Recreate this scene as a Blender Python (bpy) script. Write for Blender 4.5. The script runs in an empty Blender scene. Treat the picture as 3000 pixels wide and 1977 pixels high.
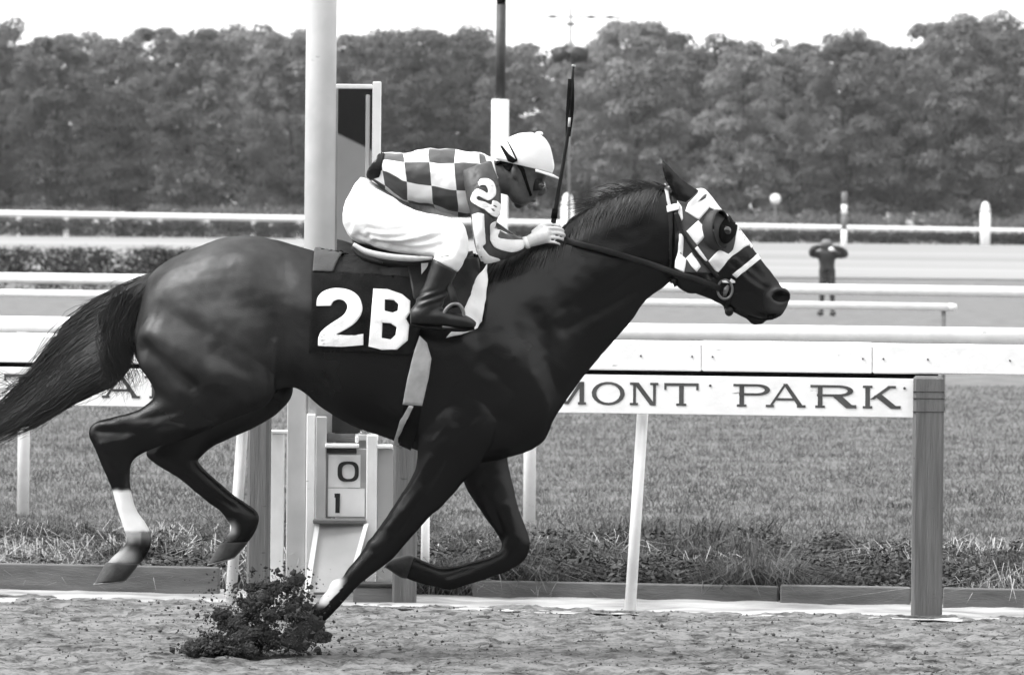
import bpy, bmesh, math, random
import numpy as np
from mathutils import Vector, Matrix, noise
from mathutils.bvhtree import BVHTree
from mathutils.geometry import tessellate_polygon

random.seed(7); rng = np.random.default_rng(7)
scene = bpy.context.scene
COL = scene.collection

# ------------------------------------------------------------------ camera
FPX = 14496.0            # focal length in pixels of the 3000 px wide photograph
PPX, PPY = 1500.0, 700.0 # principal point (level horizon)
ROLL = 0.009
CAM = Vector((0.0, -20.0, 1.7))
cam_data = bpy.data.cameras.new('camera')
cam = bpy.data.objects.new('camera', cam_data); COL.objects.link(cam)
cam.location = CAM
cam.rotation_euler = (math.pi/2, -ROLL, 0.0)
cam_data.sensor_width = 36.0
cam_data.lens = 36.0*FPX/3000.0
cam_data.shift_y = -288.5/3000.0
cam_data.clip_start = 0.5; cam_data.clip_end = 6000.0
cam_data.dof.use_dof = True
cam_data.dof.focus_distance = 19.9
cam_data.dof.aperture_fstop = 10.0
scene.camera = cam

# ------------------------------------------------------------------ light
SUN_EL, SUN_AZ = math.radians(52), math.radians(-98)   # azimuth from +Y (view direction), negative = left
world = bpy.data.worlds.new('World'); scene.world = world
world.use_nodes = True
nt = world.node_tree; nt.nodes.clear()
sky = nt.nodes.new('ShaderNodeTexSky'); sky.sky_type = 'NISHITA'; sky.sun_disc = False
sky.sun_elevation = SUN_EL; sky.sun_rotation = SUN_AZ
sky.dust_density = 6.0; sky.air_density = 1.0; sky.ozone_density = 1.0
bw = nt.nodes.new('ShaderNodeRGBToBW')
bg = nt.nodes.new('ShaderNodeBackground'); bg.inputs['Strength'].default_value = 0.15
wo = nt.nodes.new('ShaderNodeOutputWorld')
nt.links.new(sky.outputs[0], bw.inputs[0]); 
veil = nt.nodes.new('ShaderNodeMath'); veil.operation = 'MULTIPLY_ADD'      # an even veil of cloud over the clear sky
veil.inputs[1].default_value = 0.35; veil.inputs[2].default_value = 5.0
nt.links.new(bw.outputs[0], veil.inputs[0]); nt.links.new(veil.outputs[0], bg.inputs['Color'])
nt.links.new(bg.outputs[0], wo.inputs['Surface'])
sd = bpy.data.lights.new('sun', 'SUN'); sd.energy = 1.5; sd.angle = math.radians(30); sd.color = (1, 1, 1)
sun = bpy.data.objects.new('sun', sd); COL.objects.link(sun)
sdir = Vector((math.sin(SUN_AZ)*math.cos(SUN_EL), math.cos(SUN_AZ)*math.cos(SUN_EL), math.sin(SUN_EL)))
sun.rotation_euler = sdir.to_track_quat('Z', 'Y').to_euler()
sun.location = (0, 0, 30)
scene.view_settings.view_transform = 'Standard'
scene.view_settings.look = 'None'
scene.view_settings.gamma = 1.0
scene.view_settings.exposure = 1.25
scene.view_settings.use_curve_mapping = False

# ------------------------------------------------------------------ mapping between the photograph and the place
CR, SR = math.cos(ROLL), math.sin(ROLL)
def P(px, py, d=20.0):
    u, v = px-PPX, PPY-py
    return Vector(((u*CR-v*SR)*d/FPX, d-20.0, 1.7+(u*SR+v*CR)*d/FPX))
def pix(x, y, z):
    d = y+20.0
    a, b = x*FPX/d, (z-1.7)*FPX/d
    return PPX+a*CR+b*SR, PPY-(-a*SR+b*CR)
def zoom(x0, y0, s):
    return lambda *pts: [(x0+a*s, y0+b*s) for a, b in pts]

# ------------------------------------------------------------------ object helpers
def tag(o, label=None, cat=None, group=None, kind=None):
    if label: o['label'] = label
    if cat: o['category'] = cat
    if group: o['group'] = group
    if kind: o['kind'] = kind
    return o
def empty(name, loc=(0, 0, 0), label=None, cat=None, group=None):
    o = bpy.data.objects.new(name, None); COL.objects.link(o); o.location = loc
    o.empty_display_size = 0.1
    return tag(o, label, cat, group)
def link(name, me, material, parent=None, smooth=True):
    if material is not None and not me.materials: me.materials.append(material)
    if smooth: me.polygons.foreach_set('use_smooth', [True]*len(me.polygons))
    o = bpy.data.objects.new(name, me); COL.objects.link(o)
    if parent is not None:
        o.parent = parent
        if parent.parent is None: o.matrix_parent_inverse = Matrix.Translation(parent.location).inverted()
    return o
def fast_mesh(name, V, T):
    V = np.asarray(V, dtype=np.float32); T = np.asarray(T, dtype=np.int32); k = T.shape[1]
    me = bpy.data.meshes.new(name)
    me.vertices.add(len(V)); me.vertices.foreach_set('co', V.ravel())
    me.loops.add(T.size); me.loops.foreach_set('vertex_index', T.ravel())
    me.polygons.add(len(T)); me.polygons.foreach_set('loop_start', np.arange(0, T.size, k, dtype=np.int32))
    me.update(calc_edges=True); me.validate()
    return me
def catmull(A, sub):
    A = np.asarray(A, float); n = len(A); out = []
    for i in range(n-1):
        p0 = A[i-1] if i > 0 else 2*A[0]-A[1]
        p1, p2 = A[i], A[i+1]
        p3 = A[i+2] if i+2 < n else 2*A[-1]-A[-2]
        for k in range(sub):
            t = k/sub
            out.append(0.5*((2*p1)+(-p0+p2)*t+(2*p0-5*p1+4*p2-p3)*t*t+(-p0+3*p1-3*p2+p3)*t**3))
    out.append(A[-1]); return np.array(out)

class MB:
    def __init__(s): s.v = []; s.f = []
    def add(s, V, Fc):
        b = len(s.v); s.v += [tuple(map(float, p)) for p in V]; s.f += [tuple(i+b for i in f) for f in Fc]; return s
    def rings(s, R, caps=True):
        n = len(R[0]); V = [p for r in R for p in r]; Fc = []
        for i in range(len(R)-1):
            for j in range(n):
                a, b = i*n+j, i*n+(j+1) % n
                Fc.append((a, b, b+n, a+n))
        if caps:
            Fc.append(tuple(range(n-1, -1, -1))); Fc.append(tuple(range((len(R)-1)*n, len(R)*n)))
        return s.add(V, Fc)
    def loft(s, st, n=24, sub=4, k=1.0, exp=2.0, caps=True):
        # station: outline pixel 1, outline pixel 2, half width in depth (m), depth offset (m)
        A = []
        for q in st:
            x1, y1, x2, y2, w, yc = q
            a, b = P(x1, y1, 20+yc), P(x2, y2, 20+yc)
            A.append([*a, *b, w])
        A = catmull(A, sub) if sub > 1 else np.array(A)
        R = []
        for a in A:
            p, q, w = a[:3], a[3:6], max(a[6], 1e-4)
            c, h = (p+q)/2, (p-q)/2*k
            ring = []
            for j in range(n):
                t = 2*math.pi*j/n; ct, stn = math.cos(t), math.sin(t)
                ct = math.copysign(abs(ct)**(2/exp), ct); stn = math.copysign(abs(stn)**(2/exp), stn)
                ring.append(c+h*ct+np.array([0, w*k*stn, 0]))
            R.append(ring)
        return s.rings(R, caps)
    def tube(s, pts, rad, n=8, sub=1, flat=1.0, up=None, caps=True):
        pts = [list(p) for p in pts]
        rad = rad if hasattr(rad, '__len__') else [rad]*len(pts)
        A = np.array([p+[r] for p, r in zip(pts, rad)])
        if sub > 1: A = catmull(A, sub)
        R = []; prev = None
        for i in range(len(A)):
            t = A[min(i+1, len(A)-1), :3]-A[max(i-1, 0), :3]; t = t/(np.linalg.norm(t)+1e-9)
            if prev is None:
                u = np.array(up if up is not None else ([0, 1, 0] if abs(t[1]) < .9 else [1, 0, 0]), float)
            else: u = prev
            u = u-t*np.dot(u, t); u /= (np.linalg.norm(u)+1e-9); prev = u; w = np.cross(t, u)
            r = max(A[i, 3], 1e-5)
            R.append([A[i, :3]+r*(math.cos(2*math.pi*j/n)*w+flat*math.sin(2*math.pi*j/n)*u) for j in range(n)])
        return s.rings(R, caps)
    def box(s, c, size, rz=0.0, bev=0.0):
        sx, sy, sz = size[0]/2, size[1]/2, size[2]/2; V = []
        b = min(bev, sx*.9, sy*.9, sz*.9)
        cr, sr = math.cos(rz), math.sin(rz)
        if b <= 0:
            L = [(x, y, z) for z in (-sz, sz) for x, y in ((-sx, -sy), (sx, -sy), (sx, sy), (-sx, sy))]
            Fc = [(3, 2, 1, 0), (4, 5, 6, 7), (0, 1, 5, 4), (1, 2, 6, 5), (2, 3, 7, 6), (3, 0, 4, 7)]
        else:
            def oct_(z, i): 
                return [(-sx+i+b, -sy+i, z), (sx-i-b, -sy+i, z), (sx-i, -sy+i+b, z), (sx-i, sy-i-b, z), (sx-i-b, sy-i, z), (-sx+i+b, sy-i, z), (-sx+i, sy-i-b, z), (-sx+i, -sy+i+b, z)]
            L = oct_(-sz, b)+oct_(-sz+b, 0)+oct_(sz-b, 0)+oct_(sz, b); Fc = [tuple(range(7, -1, -1)), tuple(range(24, 32))]
            for i in range(3):
                for j in range(8):
                    a, e = i*8+j, i*8+(j+1) % 8; Fc.append((a, e, e+8, a+8))
        V = [(c[0]+x*cr-y*sr, c[1]+x*sr+y*cr, c[2]+z) for x, y, z in L]
        return s.add(V, Fc)
    def ball(s, c, r, nu=16, nv=10):
        c = np.array(c, float); r = np.array(r if hasattr(r, '__len__') else [r]*3, float); V = [c+[0, 0, r[2]]]; Fc = []
        for i in range(1, nv):
            a = math.pi*i/nv
            for j in range(nu):
                b = 2*math.pi*j/nu
                V.append(c+r*np.array([math.sin(a)*math.cos(b), math.sin(a)*math.sin(b), math.cos(a)]))
        V.append(c-[0, 0, r[2]]); L = len(V)-1
        for j in range(nu): Fc.append((0, 1+j, 1+(j+1) % nu)); Fc.append((L, L-nu+(j+1) % nu, L-nu+j))
        for i in range(nv-2):
            for j in range(nu):
                a, b = 1+i*nu+j, 1+i*nu+(j+1) % nu; Fc.append((a, a+nu, b+nu, b))
        return s.add(V, Fc)
    def prism(s, pts, holes, y0, y1, conv):
        # polygon with holes, extruded from depth y0 to y1; conv(u, v, y) gives the point
        loops = [pts]+holes; tri = tessellate_polygon([[Vector((a, b, 0)) for a, b in L] for L in loops])
        flat_ = [p for L in loops for p in L]; n = len(flat_)
        V = [conv(a, b, y0) for a, b in flat_]+[conv(a, b, y1) for a, b in flat_]
        Fc = [tuple(t) for t in tri]+[tuple(i+n for i in reversed(t)) for t in tri]; b0 = 0
        for L in loops:
            m = len(L)
            for i in range(m): Fc.append((b0+i, b0+(i+1) % m, n+b0+(i+1) % m, n+b0+i))
            b0 += m
        return s.add(V, Fc)
    def mesh(s, name):
        me = bpy.data.meshes.new(name); me.from_pydata(s.v, [], s.f); me.update()
        return me
    def build(s, name, material, parent=None, smooth=True, fix=True):
        me = s.mesh(name)
        if fix:
            bm = bmesh.new(); bm.from_mesh(me); bmesh.ops.recalc_face_normals(bm, faces=bm.faces); bm.to_mesh(me); bm.free()
        return link(name, me, material, parent, smooth)

def laplace(V, E, it, lam=0.5):
    n = len(V); deg = np.bincount(E.ravel(), minlength=n).astype(float)[:, None]; deg[deg == 0] = 1
    for _ in range(it):
        S = np.zeros_like(V); np.add.at(S, E[:, 0], V[E[:, 1]]); np.add.at(S, E[:, 1], V[E[:, 0]])
        V = V+lam*(S/deg-V)
    return V
def remesh(mb, voxel, it=3):
    me = mb.mesh('tmp'); o = bpy.data.objects.new('tmp', me); COL.objects.link(o)
    m = o.modifiers.new('r', 'REMESH'); m.mode = 'VOXEL'; m.voxel_size = voxel
    dg = bpy.context.evaluated_depsgraph_get(); dg.update()
    r = bpy.data.meshes.new_from_object(o.evaluated_get(dg))
    bpy.data.objects.remove(o); bpy.data.meshes.remove(me)
    n = len(r.vertices); V = np.empty(n*3, np.float32); r.vertices.foreach_get('co', V); V = V.reshape(-1, 3).astype(float)
    E = np.empty(len(r.edges)*2, np.int32); r.edges.foreach_get('vertices', E); E = E.reshape(-1, 2)
    V = laplace(V, E, it)
    r.vertices.foreach_set('co', V.astype(np.float32).ravel()); r.update()
    return r, V, E
def vnormals(me):
    n = len(me.vertices); N = np.empty(n*3, np.float32); me.vertices.foreach_get('normal', N); return N.reshape(-1, 3).astype(float)
def set_co(me, V):
    me.vertices.foreach_set('co', np.asarray(V, np.float32).ravel()); me.update()
def npix(V):
    d = V[:, 1]+20; a = V[:, 0]*FPX/d; b = (V[:, 2]-1.7)*FPX/d
    return PPX+a*CR+b*SR, PPY-(-a*SR+b*CR)
def bvh_of(*meshes):
    V = []; Fc = []
    for me in meshes:
        b = len(V); V += [v.co.copy() for v in me.vertices]; Fc += [tuple(i+b for i in p.vertices) for p in me.polygons]
    return BVHTree.FromPolygons(V, Fc)
def drape(name, poly, bvh, mat_, parent, off=0.004, thick=0.002, holes=(), L=9.0, both=False, depth=-0.06, far_only=False, wav=0.0):
    """cloth or strap laid on a surface: the outline in photograph pixels is carried onto the body underneath."""
    loops = [list(poly)]+[list(h) for h in holes]
    tri = tessellate_polygon([[Vector((a, b, 0)) for a, b in q] for q in loops])
    flat_ = [p for q in loops for p in q]
    bm = bmesh.new(); vs = [bm.verts.new((a, b, 0)) for a, b in flat_]
    for t in tri:
        try: bm.faces.new([vs[i] for i in t])
        except ValueError: pass
    for _ in range(7):
        es = [e for e in bm.edges if e.calc_length() > L]
        if not es: break
        bmesh.ops.subdivide_edges(bm, edges=es, cuts=1)
        bmesh.ops.triangulate(bm, faces=[f for f in bm.faces if len(f.verts) > 3])
    V = []; bm.verts.index_update()
    for v in bm.verts:
        q = P(v.co.x, v.co.y, 20.0); dr = (q-CAM).normalized()
        h = bvh.ray_cast(CAM+dr*18.0, dr, 4.0)
        if h[0] is None or h[0].y > 0.25:
            h = bvh.find_nearest(P(v.co.x, v.co.y, 20.0+depth))
        nrm = h[1] if h[1].y < 0.3 else -h[1]
        w = 0
        if wav: w = wav*noise.noise(Vector((v.co.x*.02, v.co.y*.02, 1.3)))+wav*.5*noise.noise(Vector((v.co.x*.05, v.co.y*.04, 7.3)))
        V.append(h[0]+nrm*(off+w))
    Fc = [tuple(v.index for v in f.verts) for f in bm.faces]; bm.free()
    def far_side():
        AV = []
        for p in V:
            h = bvh.ray_cast(Vector((p.x, 2.0, p.z)), Vector((0, -1, 0)), 4.0)
            if h[0] is None or h[0].y < -0.1:
                h = bvh.find_nearest(Vector((p.x, -p.y, p.z)))
            AV.append(h[0]+(h[1] if h[1].y > -0.3 else -h[1])*off)
        return AV, [tuple(reversed(f)) for f in Fc]
    todo = [far_side()] if far_only else [(V, Fc), far_side()] if both else [(V, Fc)]
    res = []
    for AV, AF in todo:
        me = bpy.data.meshes.new(name); me.from_pydata(AV, [], AF); me.update()
        bm = bmesh.new(); bm.from_mesh(me); bmesh.ops.recalc_face_normals(bm, faces=bm.faces); bm.normal_update(); bm.to_mesh(me); bm.free()
        o = link(name, me, mat_, parent)
        s = o.modifiers.new('thick', 'SOLIDIFY'); s.thickness = thick; s.offset = 0.0
        res.append(o)
    return res[0]

# ------------------------------------------------------------------ materials (a black and white photograph: greys only)
def mat(name, g, rough=0.7, var=0.0, vscale=8.0, bump=0.0, bscale=60.0, spec=0.4, stretch=(1, 1, 1), sheen=0.0, coord='Object', detail=5.0, g2=None):
    m = bpy.data.materials.new(name); m.use_nodes = True; n = m.node_tree.nodes; l = m.node_tree.links
    b = n['Principled BSDF']; b.inputs['Roughness'].default_value = rough
    b.inputs['Specular IOR Level'].default_value = spec
    b.inputs['Base Color'].default_value = (g, g, g, 1)
    if sheen:
        b.inputs['Sheen Weight'].default_value = sheen; b.inputs['Sheen Roughness'].default_value = .35
    tc = n.new('ShaderNodeTexCoord'); mp = n.new('ShaderNodeMapping'); mp.inputs['Scale'].default_value = stretch
    l.new(tc.outputs[coord], mp.inputs[0])
    if var > 0 or g2 is not None:
        t = n.new('ShaderNodeTexNoise'); t.inputs['Scale'].default_value = vscale; t.inputs['Detail'].default_value = detail
        l.new(mp.outputs[0], t.inputs['Vector'])
        r = n.new('ShaderNodeMapRange'); r.inputs['From Min'].default_value = .3; r.inputs['From Max'].default_value = .7
        r.inputs['To Min'].default_value = g*(1-var) if g2 is None else g
        r.inputs['To Max'].default_value = min(g*(1+var), .95) if g2 is None else g2
        l.new(t.outputs['Fac'], r.inputs['Value']); l.new(r.outputs[0], b.inputs['Base Color'])
    if bump > 0:
        t2 = n.new('ShaderNodeTexNoise'); t2.inputs['Scale'].default_value = bscale; t2.inputs['Detail'].default_value = 6
        l.new(mp.outputs[0], t2.inputs['Vector'])
        bp = n.new('ShaderNodeBump'); bp.inputs['Strength'].default_value = bump; bp.inputs['Distance'].default_value = .01
        l.new(t2.outputs['Fac'], bp.inputs['Height']); l.new(bp.outputs[0], b.inputs['Normal'])
    return m
M = {}
M['coat'] = mat('dark_horse_coat', .0042, .46, .5, 6.0, .20, 240, spec=.14, sheen=.0, stretch=(1, 1, 1))
def gloss_layer(m, g, rough):       # a thin even sheen of hair lying over the coat
    n = m.node_tree.nodes; l = m.node_tree.links; b = n['Principled BSDF']; b.inputs['Specular IOR Level'].default_value = 0.0
    gl = n.new('ShaderNodeBsdfGlossy'); gl.inputs['Color'].default_value = (g, g, g, 1); gl.inputs['Roughness'].default_value = rough
    ad = n.new('ShaderNodeAddShader'); l.new(b.outputs[0], ad.inputs[0]); l.new(gl.outputs[0], ad.inputs[1]); l.new(ad.outputs[0], n['Material Output'].inputs['Surface'])
    bp = [x for x in n if x.type == 'BUMP']
    if bp: l.new(bp[0].outputs[0], gl.inputs['Normal'])
gloss_layer(M['coat'], .023, .24)
M['hair'] = mat('dark_horse_hair', .007, .45, .3, 30, spec=.3)
gloss_layer(M['hair'], .07, .28)
M['hoof'] = mat('dark_hoof_horn', .02, .6, .6, 30, .2, 90)
M['sock'] = mat('white_leg_hair', .75, .8, .12, 20, .2, 200)
M['white_cloth'] = mat('white_cloth', .78, .8, .04, 12, .25, 260, sheen=.1)
M['dark_cloth'] = mat('dark_number_cloth', .007, .8, .5, 14, .4, 120, spec=.08)
M['mid_cloth'] = mat('grey_pad_cloth', .05, .8, .3, 10, .3, 120)
M['hood_dark'] = mat('dark_hood_cloth', .055, .75, .2, 14, .3, 300)
M['leather'] = mat('dark_leather', .011, .45, .4, 25, .2, 150, spec=.18)
M['boot'] = mat('black_boot_leather', .010, .38, .5, 9, .15, 40, spec=.3)
M['webbing'] = mat('pale_girth_webbing', .42, .85, .1, 40, .3, 400)
M['metal'] = mat('bit_metal', .13, .3, .4, 30, spec=.5)
M['skin'] = mat('skin', .075, .5, .25, 30, .15, 150)
M['glove'] = mat('pale_hand_skin', .62, .6, .15, 30, .2, 200)
M['breeches'] = mat('white_breeches', .8, .7, .03, 10, .2, 200)
M['helmet'] = mat('white_helmet_cover', .8, .6, .03, 10, .08, 90)
M['black'] = mat('black_line_and_shade', .005, .8, spec=.05)
M['goggle'] = mat('goggle_lens', .03, .08, spec=.8)
M['eye'] = mat('horse_eye', .008, .05, spec=.9)
M['white_paint'] = mat('weathered_white_paint', .80, .5, .07, 9, .15, 40)
M['grey_paint'] = mat('grey_painted_timber', .12, .8, .28, 7, .7, 40, stretch=(6, 6, .35))
M['pale_paint'] = mat('pale_grey_paint', .42, .6, .1, 6, .1, 50)
M['letter'] = mat('grey_sign_lettering', .06, .7, .3, 12)
M['digit'] = mat('black_digit', .012, .6)
M['dark_metal'] = mat('dark_metal', .03, .5, .3, 12)
M['timber'] = mat('weathered_timber', .14, .85, .35, 4, .4, 40, stretch=(.5, 4, 4))

def translucent(m, f):
    n = m.node_tree.nodes; l = m.node_tree.links; b = n['Principled BSDF']; t = n.new('ShaderNodeBsdfTranslucent'); mx = n.new('ShaderNodeMixShader'); mx.inputs[0].default_value = f
    src = b.inputs['Base Color'].links[0].from_socket if b.inputs['Base Color'].links else None
    if src: l.new(src, t.inputs['Color'])
    l.new(b.outputs[0], mx.inputs[1]); l.new(t.outputs[0], mx.inputs[2]); l.new(mx.outputs[0], n['Material Output'].inputs['Surface'])
def curve_poly(pts, corners, sub=5):
    """closed outline: smooth between the points, sharp at the listed corners"""
    n = len(pts); out = []; c = sorted(corners)
    for a, b in zip(c, c[1:]+[c[0]+n]):
        seg = [pts[i % n] for i in range(a, b+1)]
        out += [tuple(q) for q in (catmull(np.array(seg, float), sub) if len(seg) > 2 else np.array(seg, float))][:-1]
    return out

def chips(m, lo, sc, thr):         # chipped and scuffed paint: the timber shows through in small spots
    n = m.node_tree.nodes; l = m.node_tree.links; b = n['Principled BSDF']; src = b.inputs['Base Color'].links[0].from_socket
    t = n.new('ShaderNodeTexNoise'); t.inputs['Scale'].default_value = sc; t.inputs['Detail'].default_value = 8; t.inputs['Roughness'].default_value = .65
    mp = n.new('ShaderNodeMapping'); mp.inputs['Scale'].default_value = (.5, 1, 2.2); l.new(n['Texture Coordinate'].outputs['Object'], mp.inputs[0]); l.new(mp.outputs[0], t.inputs['Vector'])
    r = n.new('ShaderNodeMapRange'); r.inputs['From Min'].default_value = thr; r.inputs['From Max'].default_value = thr+.03; l.new(t.outputs['Fac'], r.inputs['Value'])
    mx = n.new('ShaderNodeMix'); mx.data_type = 'FLOAT'; l.new(r.outputs[0], mx.inputs[0]); l.new(src, mx.inputs[2]); mx.inputs[3].default_value = lo
    l.new(mx.outputs[0], b.inputs['Base Color'])
chips(M['white_paint'], .28, 9, .68); chips(M['pale_paint'], .2, 9, .68); chips(M['grey_paint'], .05, 12, .66)
# ================================================================== the place
def vnoise(x, y, seed=0):
    xi = np.floor(x).astype(np.int64); yi = np.floor(y).astype(np.int64); fx = x-xi; fy = y-yi
    def h(a, b):
        v = (a*374761393+b*668265263+seed*974634777) & 0xffffffff
        v = ((v ^ (v >> 13))*1274126177) & 0xffffffff
        return ((v ^ (v >> 16)) & 0xffff)/65535.0
    fx = fx*fx*(3-2*fx); fy = fy*fy*(3-2*fy)
    return (h(xi, yi)*(1-fx)+h(xi+1, yi)*fx)*(1-fy)+(h(xi, yi+1)*(1-fx)+h(xi+1, yi+1)*fx)*fy
YAW = 0.15                                   # the rails run at a slight angle to the picture plane
ANG = -math.atan(YAW)
def on_line(c, px):                          # point of the line  y + YAW*x = c  seen at pixel column px
    u = (px-PPX)/FPX; d = (20+c)/(1+YAW*u)
    return u*d, d-20.0
def terrain(d):
    d = np.asarray(d, float); t = np.clip((d-165)/100, 0, 1); t = t*t*(3-2*t)
    return 1.6*t+np.clip((d-265)/60, 0, 1)*.7
def sheet(name, xs, ys, zf, material, skew=True):
    X, Y = np.meshgrid(xs, ys); Yw = Y-(YAW*X if skew else 0)
    Z = zf(X, Yw, Y); V = np.stack([X, Yw, Z], -1).reshape(-1, 3); nx, ny = len(xs), len(ys)
    I = np.arange(nx*ny).reshape(ny, nx)
    T = np.stack([I[:-1, :-1], I[:-1, 1:], I[1:, 1:], I[1:, :-1]], -1).reshape(-1, 4)
    o = link(name, fast_mesh(name, V, T), material); tag(o, kind='structure'); return o
def dense(lo, hi, step, far_lo, far_hi, k=1.35):
    a = list(np.arange(lo, hi, step)); s = step; x = lo
    while x > far_lo: s *= k; x -= s; a.insert(0, x)
    s = step; x = a[-1]
    while x < far_hi: s *= k; x += s; a.append(x)
    return np.array(a)

M['dirt'] = mat('raked_dirt', .095, .95, 0, 13, .9, 70, spec=.1, stretch=(.55, 1, 1), detail=7, g2=.30)
M['sand'] = mat('pale_sand', .20, .95, 0, 5, .5, 60, spec=.1, stretch=(.5, 1, 1), detail=8, g2=.50)
M['turf_base'] = mat('infield_grass_ground', .13, .95, .3, 2.2, .5, 14, spec=.1, detail=9)
def mix_dirt(m, lo, hi):
    n = m.node_tree.nodes; l = m.node_tree.links; b = n['Principled BSDF']; tc = n['Texture Coordinate']; mp = n['Mapping']
    acc = None
    for sc, w in ((10, .44), (34, .34), (120, .22)):
        t = n.new('ShaderNodeTexNoise'); t.inputs['Scale'].default_value = sc; t.inputs['Detail'].default_value = 4; l.new(mp.outputs[0], t.inputs['Vector'])
        k = n.new('ShaderNodeMath'); k.operation = 'MULTIPLY_ADD'; k.inputs[1].default_value = w; l.new(t.outputs['Fac'], k.inputs[0])
        if acc is None: k.inputs[2].default_value = 0
        else: l.new(acc.outputs[0], k.inputs[2])
        acc = k
    r = n.new('ShaderNodeMapRange'); r.inputs['From Min'].default_value = .38; r.inputs['From Max'].default_value = .57; r.inputs['To Min'].default_value = lo; r.inputs['To Max'].default_value = hi
    l.new(acc.outputs[0], r.inputs['Value']); l.new(r.outputs[0], b.inputs['Base Color'])
mix_dirt(M['dirt'], .03, .19)
M['turf'] = mat('mown_turf', .23, .95, .2, .25, .3, 3, spec=.05, stretch=(.12, 1, 1))
M['blade'] = mat('grass_blades', .014, .7, 0, 5.0, spec=.2, detail=12, g2=.20)
M['weed'] = mat('rank_weed_blades', .008, .7, 0, 6.0, spec=.15, g2=.16, detail=7)
M['straw'] = mat('dry_grass_blades', .30, .7, .4, 9, spec=.2)
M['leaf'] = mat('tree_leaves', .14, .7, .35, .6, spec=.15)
M['leaf2'] = mat('shrub_leaves', .12, .65, .4, .9, spec=.2)
M['hedge'] = mat('dark_hedge_leaves', .008, .7, .4, 2, spec=.2)
M['hedge2'] = mat('clipped_hedge_leaves', .04, .7, .3, 2, spec=.1)
M['bark'] = mat('bark', .05, .9, .4, 4, .5, 20)
M['clod'] = mat('wet_dirt_clods', .042, .95, .7, 14, .6, 90, spec=.1)

n_ = M['blade'].node_tree.nodes; l_ = M['blade'].node_tree.links; src_ = n_['Principled BSDF'].inputs['Base Color'].links[0].from_socket
t_ = n_.new('ShaderNodeTexNoise'); t_.inputs['Scale'].default_value = 1.1; t_.inputs['Detail'].default_value = 6; l_.new(n_['Texture Coordinate'].outputs['Object'], t_.inputs['Vector'])
r_ = n_.new('ShaderNodeMapRange'); r_.inputs['From Min'].default_value = .35; r_.inputs['From Max'].default_value = .65; r_.inputs['To Min'].default_value = .55; r_.inputs['To Max'].default_value = 1.35; l_.new(t_.outputs['Fac'], r_.inputs['Value'])
k_ = n_.new('ShaderNodeMath'); k_.operation = 'MULTIPLY'; l_.new(src_, k_.inputs[0]); l_.new(r_.outputs[0], k_.inputs[1]); l_.new(k_.outputs[0], n_['Principled BSDF'].inputs['Base Color'])
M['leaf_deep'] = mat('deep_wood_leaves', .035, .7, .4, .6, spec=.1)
n_ = M['leaf'].node_tree.nodes; l_ = M['leaf'].node_tree.links; oi = n_.new('ShaderNodeObjectInfo'); mr_ = n_.new('ShaderNodeMapRange')
mr_.inputs['To Min'].default_value = .62; mr_.inputs['To Max'].default_value = 1.5; l_.new(oi.outputs['Random'], mr_.inputs['Value'])
src_ = n_['Principled BSDF'].inputs['Base Color'].links[0].from_socket; mm_ = n_.new('ShaderNodeMath'); mm_.operation = 'MULTIPLY'
l_.new(src_, mm_.inputs[0]); l_.new(mr_.outputs[0], mm_.inputs[1]); l_.new(mm_.outputs[0], n_['Principled BSDF'].inputs['Base Color'])
for k_, f_ in (('leaf', .4), ('leaf2', .4), ('blade', .35), ('weed', .3)): translucent(M[k_], f_)
# ground: one sheet to the horizon
def zfar(X, Yw, Y): return terrain(Yw+20)-0.012
gx = np.concatenate([np.linspace(-900, -60, 12), np.linspace(-50, 50, 41), np.linspace(60, 900, 12)])
gy = np.concatenate([np.linspace(-160, -4, 12), np.linspace(0, 60, 61), np.linspace(66, 330, 60), np.array([400, 600, 1000, 2000, 4000])])
sheet('infield_ground', gx, gy, zfar, M['turf_base'], skew=False)
# dirt track, churned by hooves
def ztrack(X, Yw, Y):
    a = vnoise(X*9, Y*11, 1)*.5+vnoise(X*19, Y*23, 2)*.33+vnoise(X*3.1, Y*3.7, 3)*.45+vnoise(X*41, Y*43, 5)*.14
    pit = np.clip(vnoise(X*7.3+40, Y*8.1, 4)-.62, 0, 1)*2.1
    edge = np.clip(Y-(2.50+.30*vnoise(X*1.3, X*0+3.3, 6)+.10*vnoise(X*7, X*0+1.3, 7)), 0, 1)
    fine = vnoise(X*31, Y*37, 21)*.5+vnoise(X*47, Y*49, 22)*.5
    return .026*(a-.7)+.020*(fine-.5)-.040*pit+.016-edge*.22
sheet('dirt_track', dense(-2.9, 2.9, .016, -120, 120), dense(-1.2, 2.95, .02, -70, 2.95), ztrack, M['dirt'])
def zsand(X, Yw, Y):
    return .012+.014*(vnoise(X*6, Y*8, 8)-.5)+.006*(vnoise(X*22, Y*30, 9)-.5)
sheet('sand_strip', dense(-3.4, 3.4, .05, -120, 120), np.linspace(2.4, 3.5, 36), zsand, M['sand'])
def zturf(X, Yw, Y): return terrain(Yw+20)+.03
sheet('turf_course', np.linspace(-140, 140, 60), np.linspace(172, 239, 30), zturf, M['turf'], skew=False)

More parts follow.
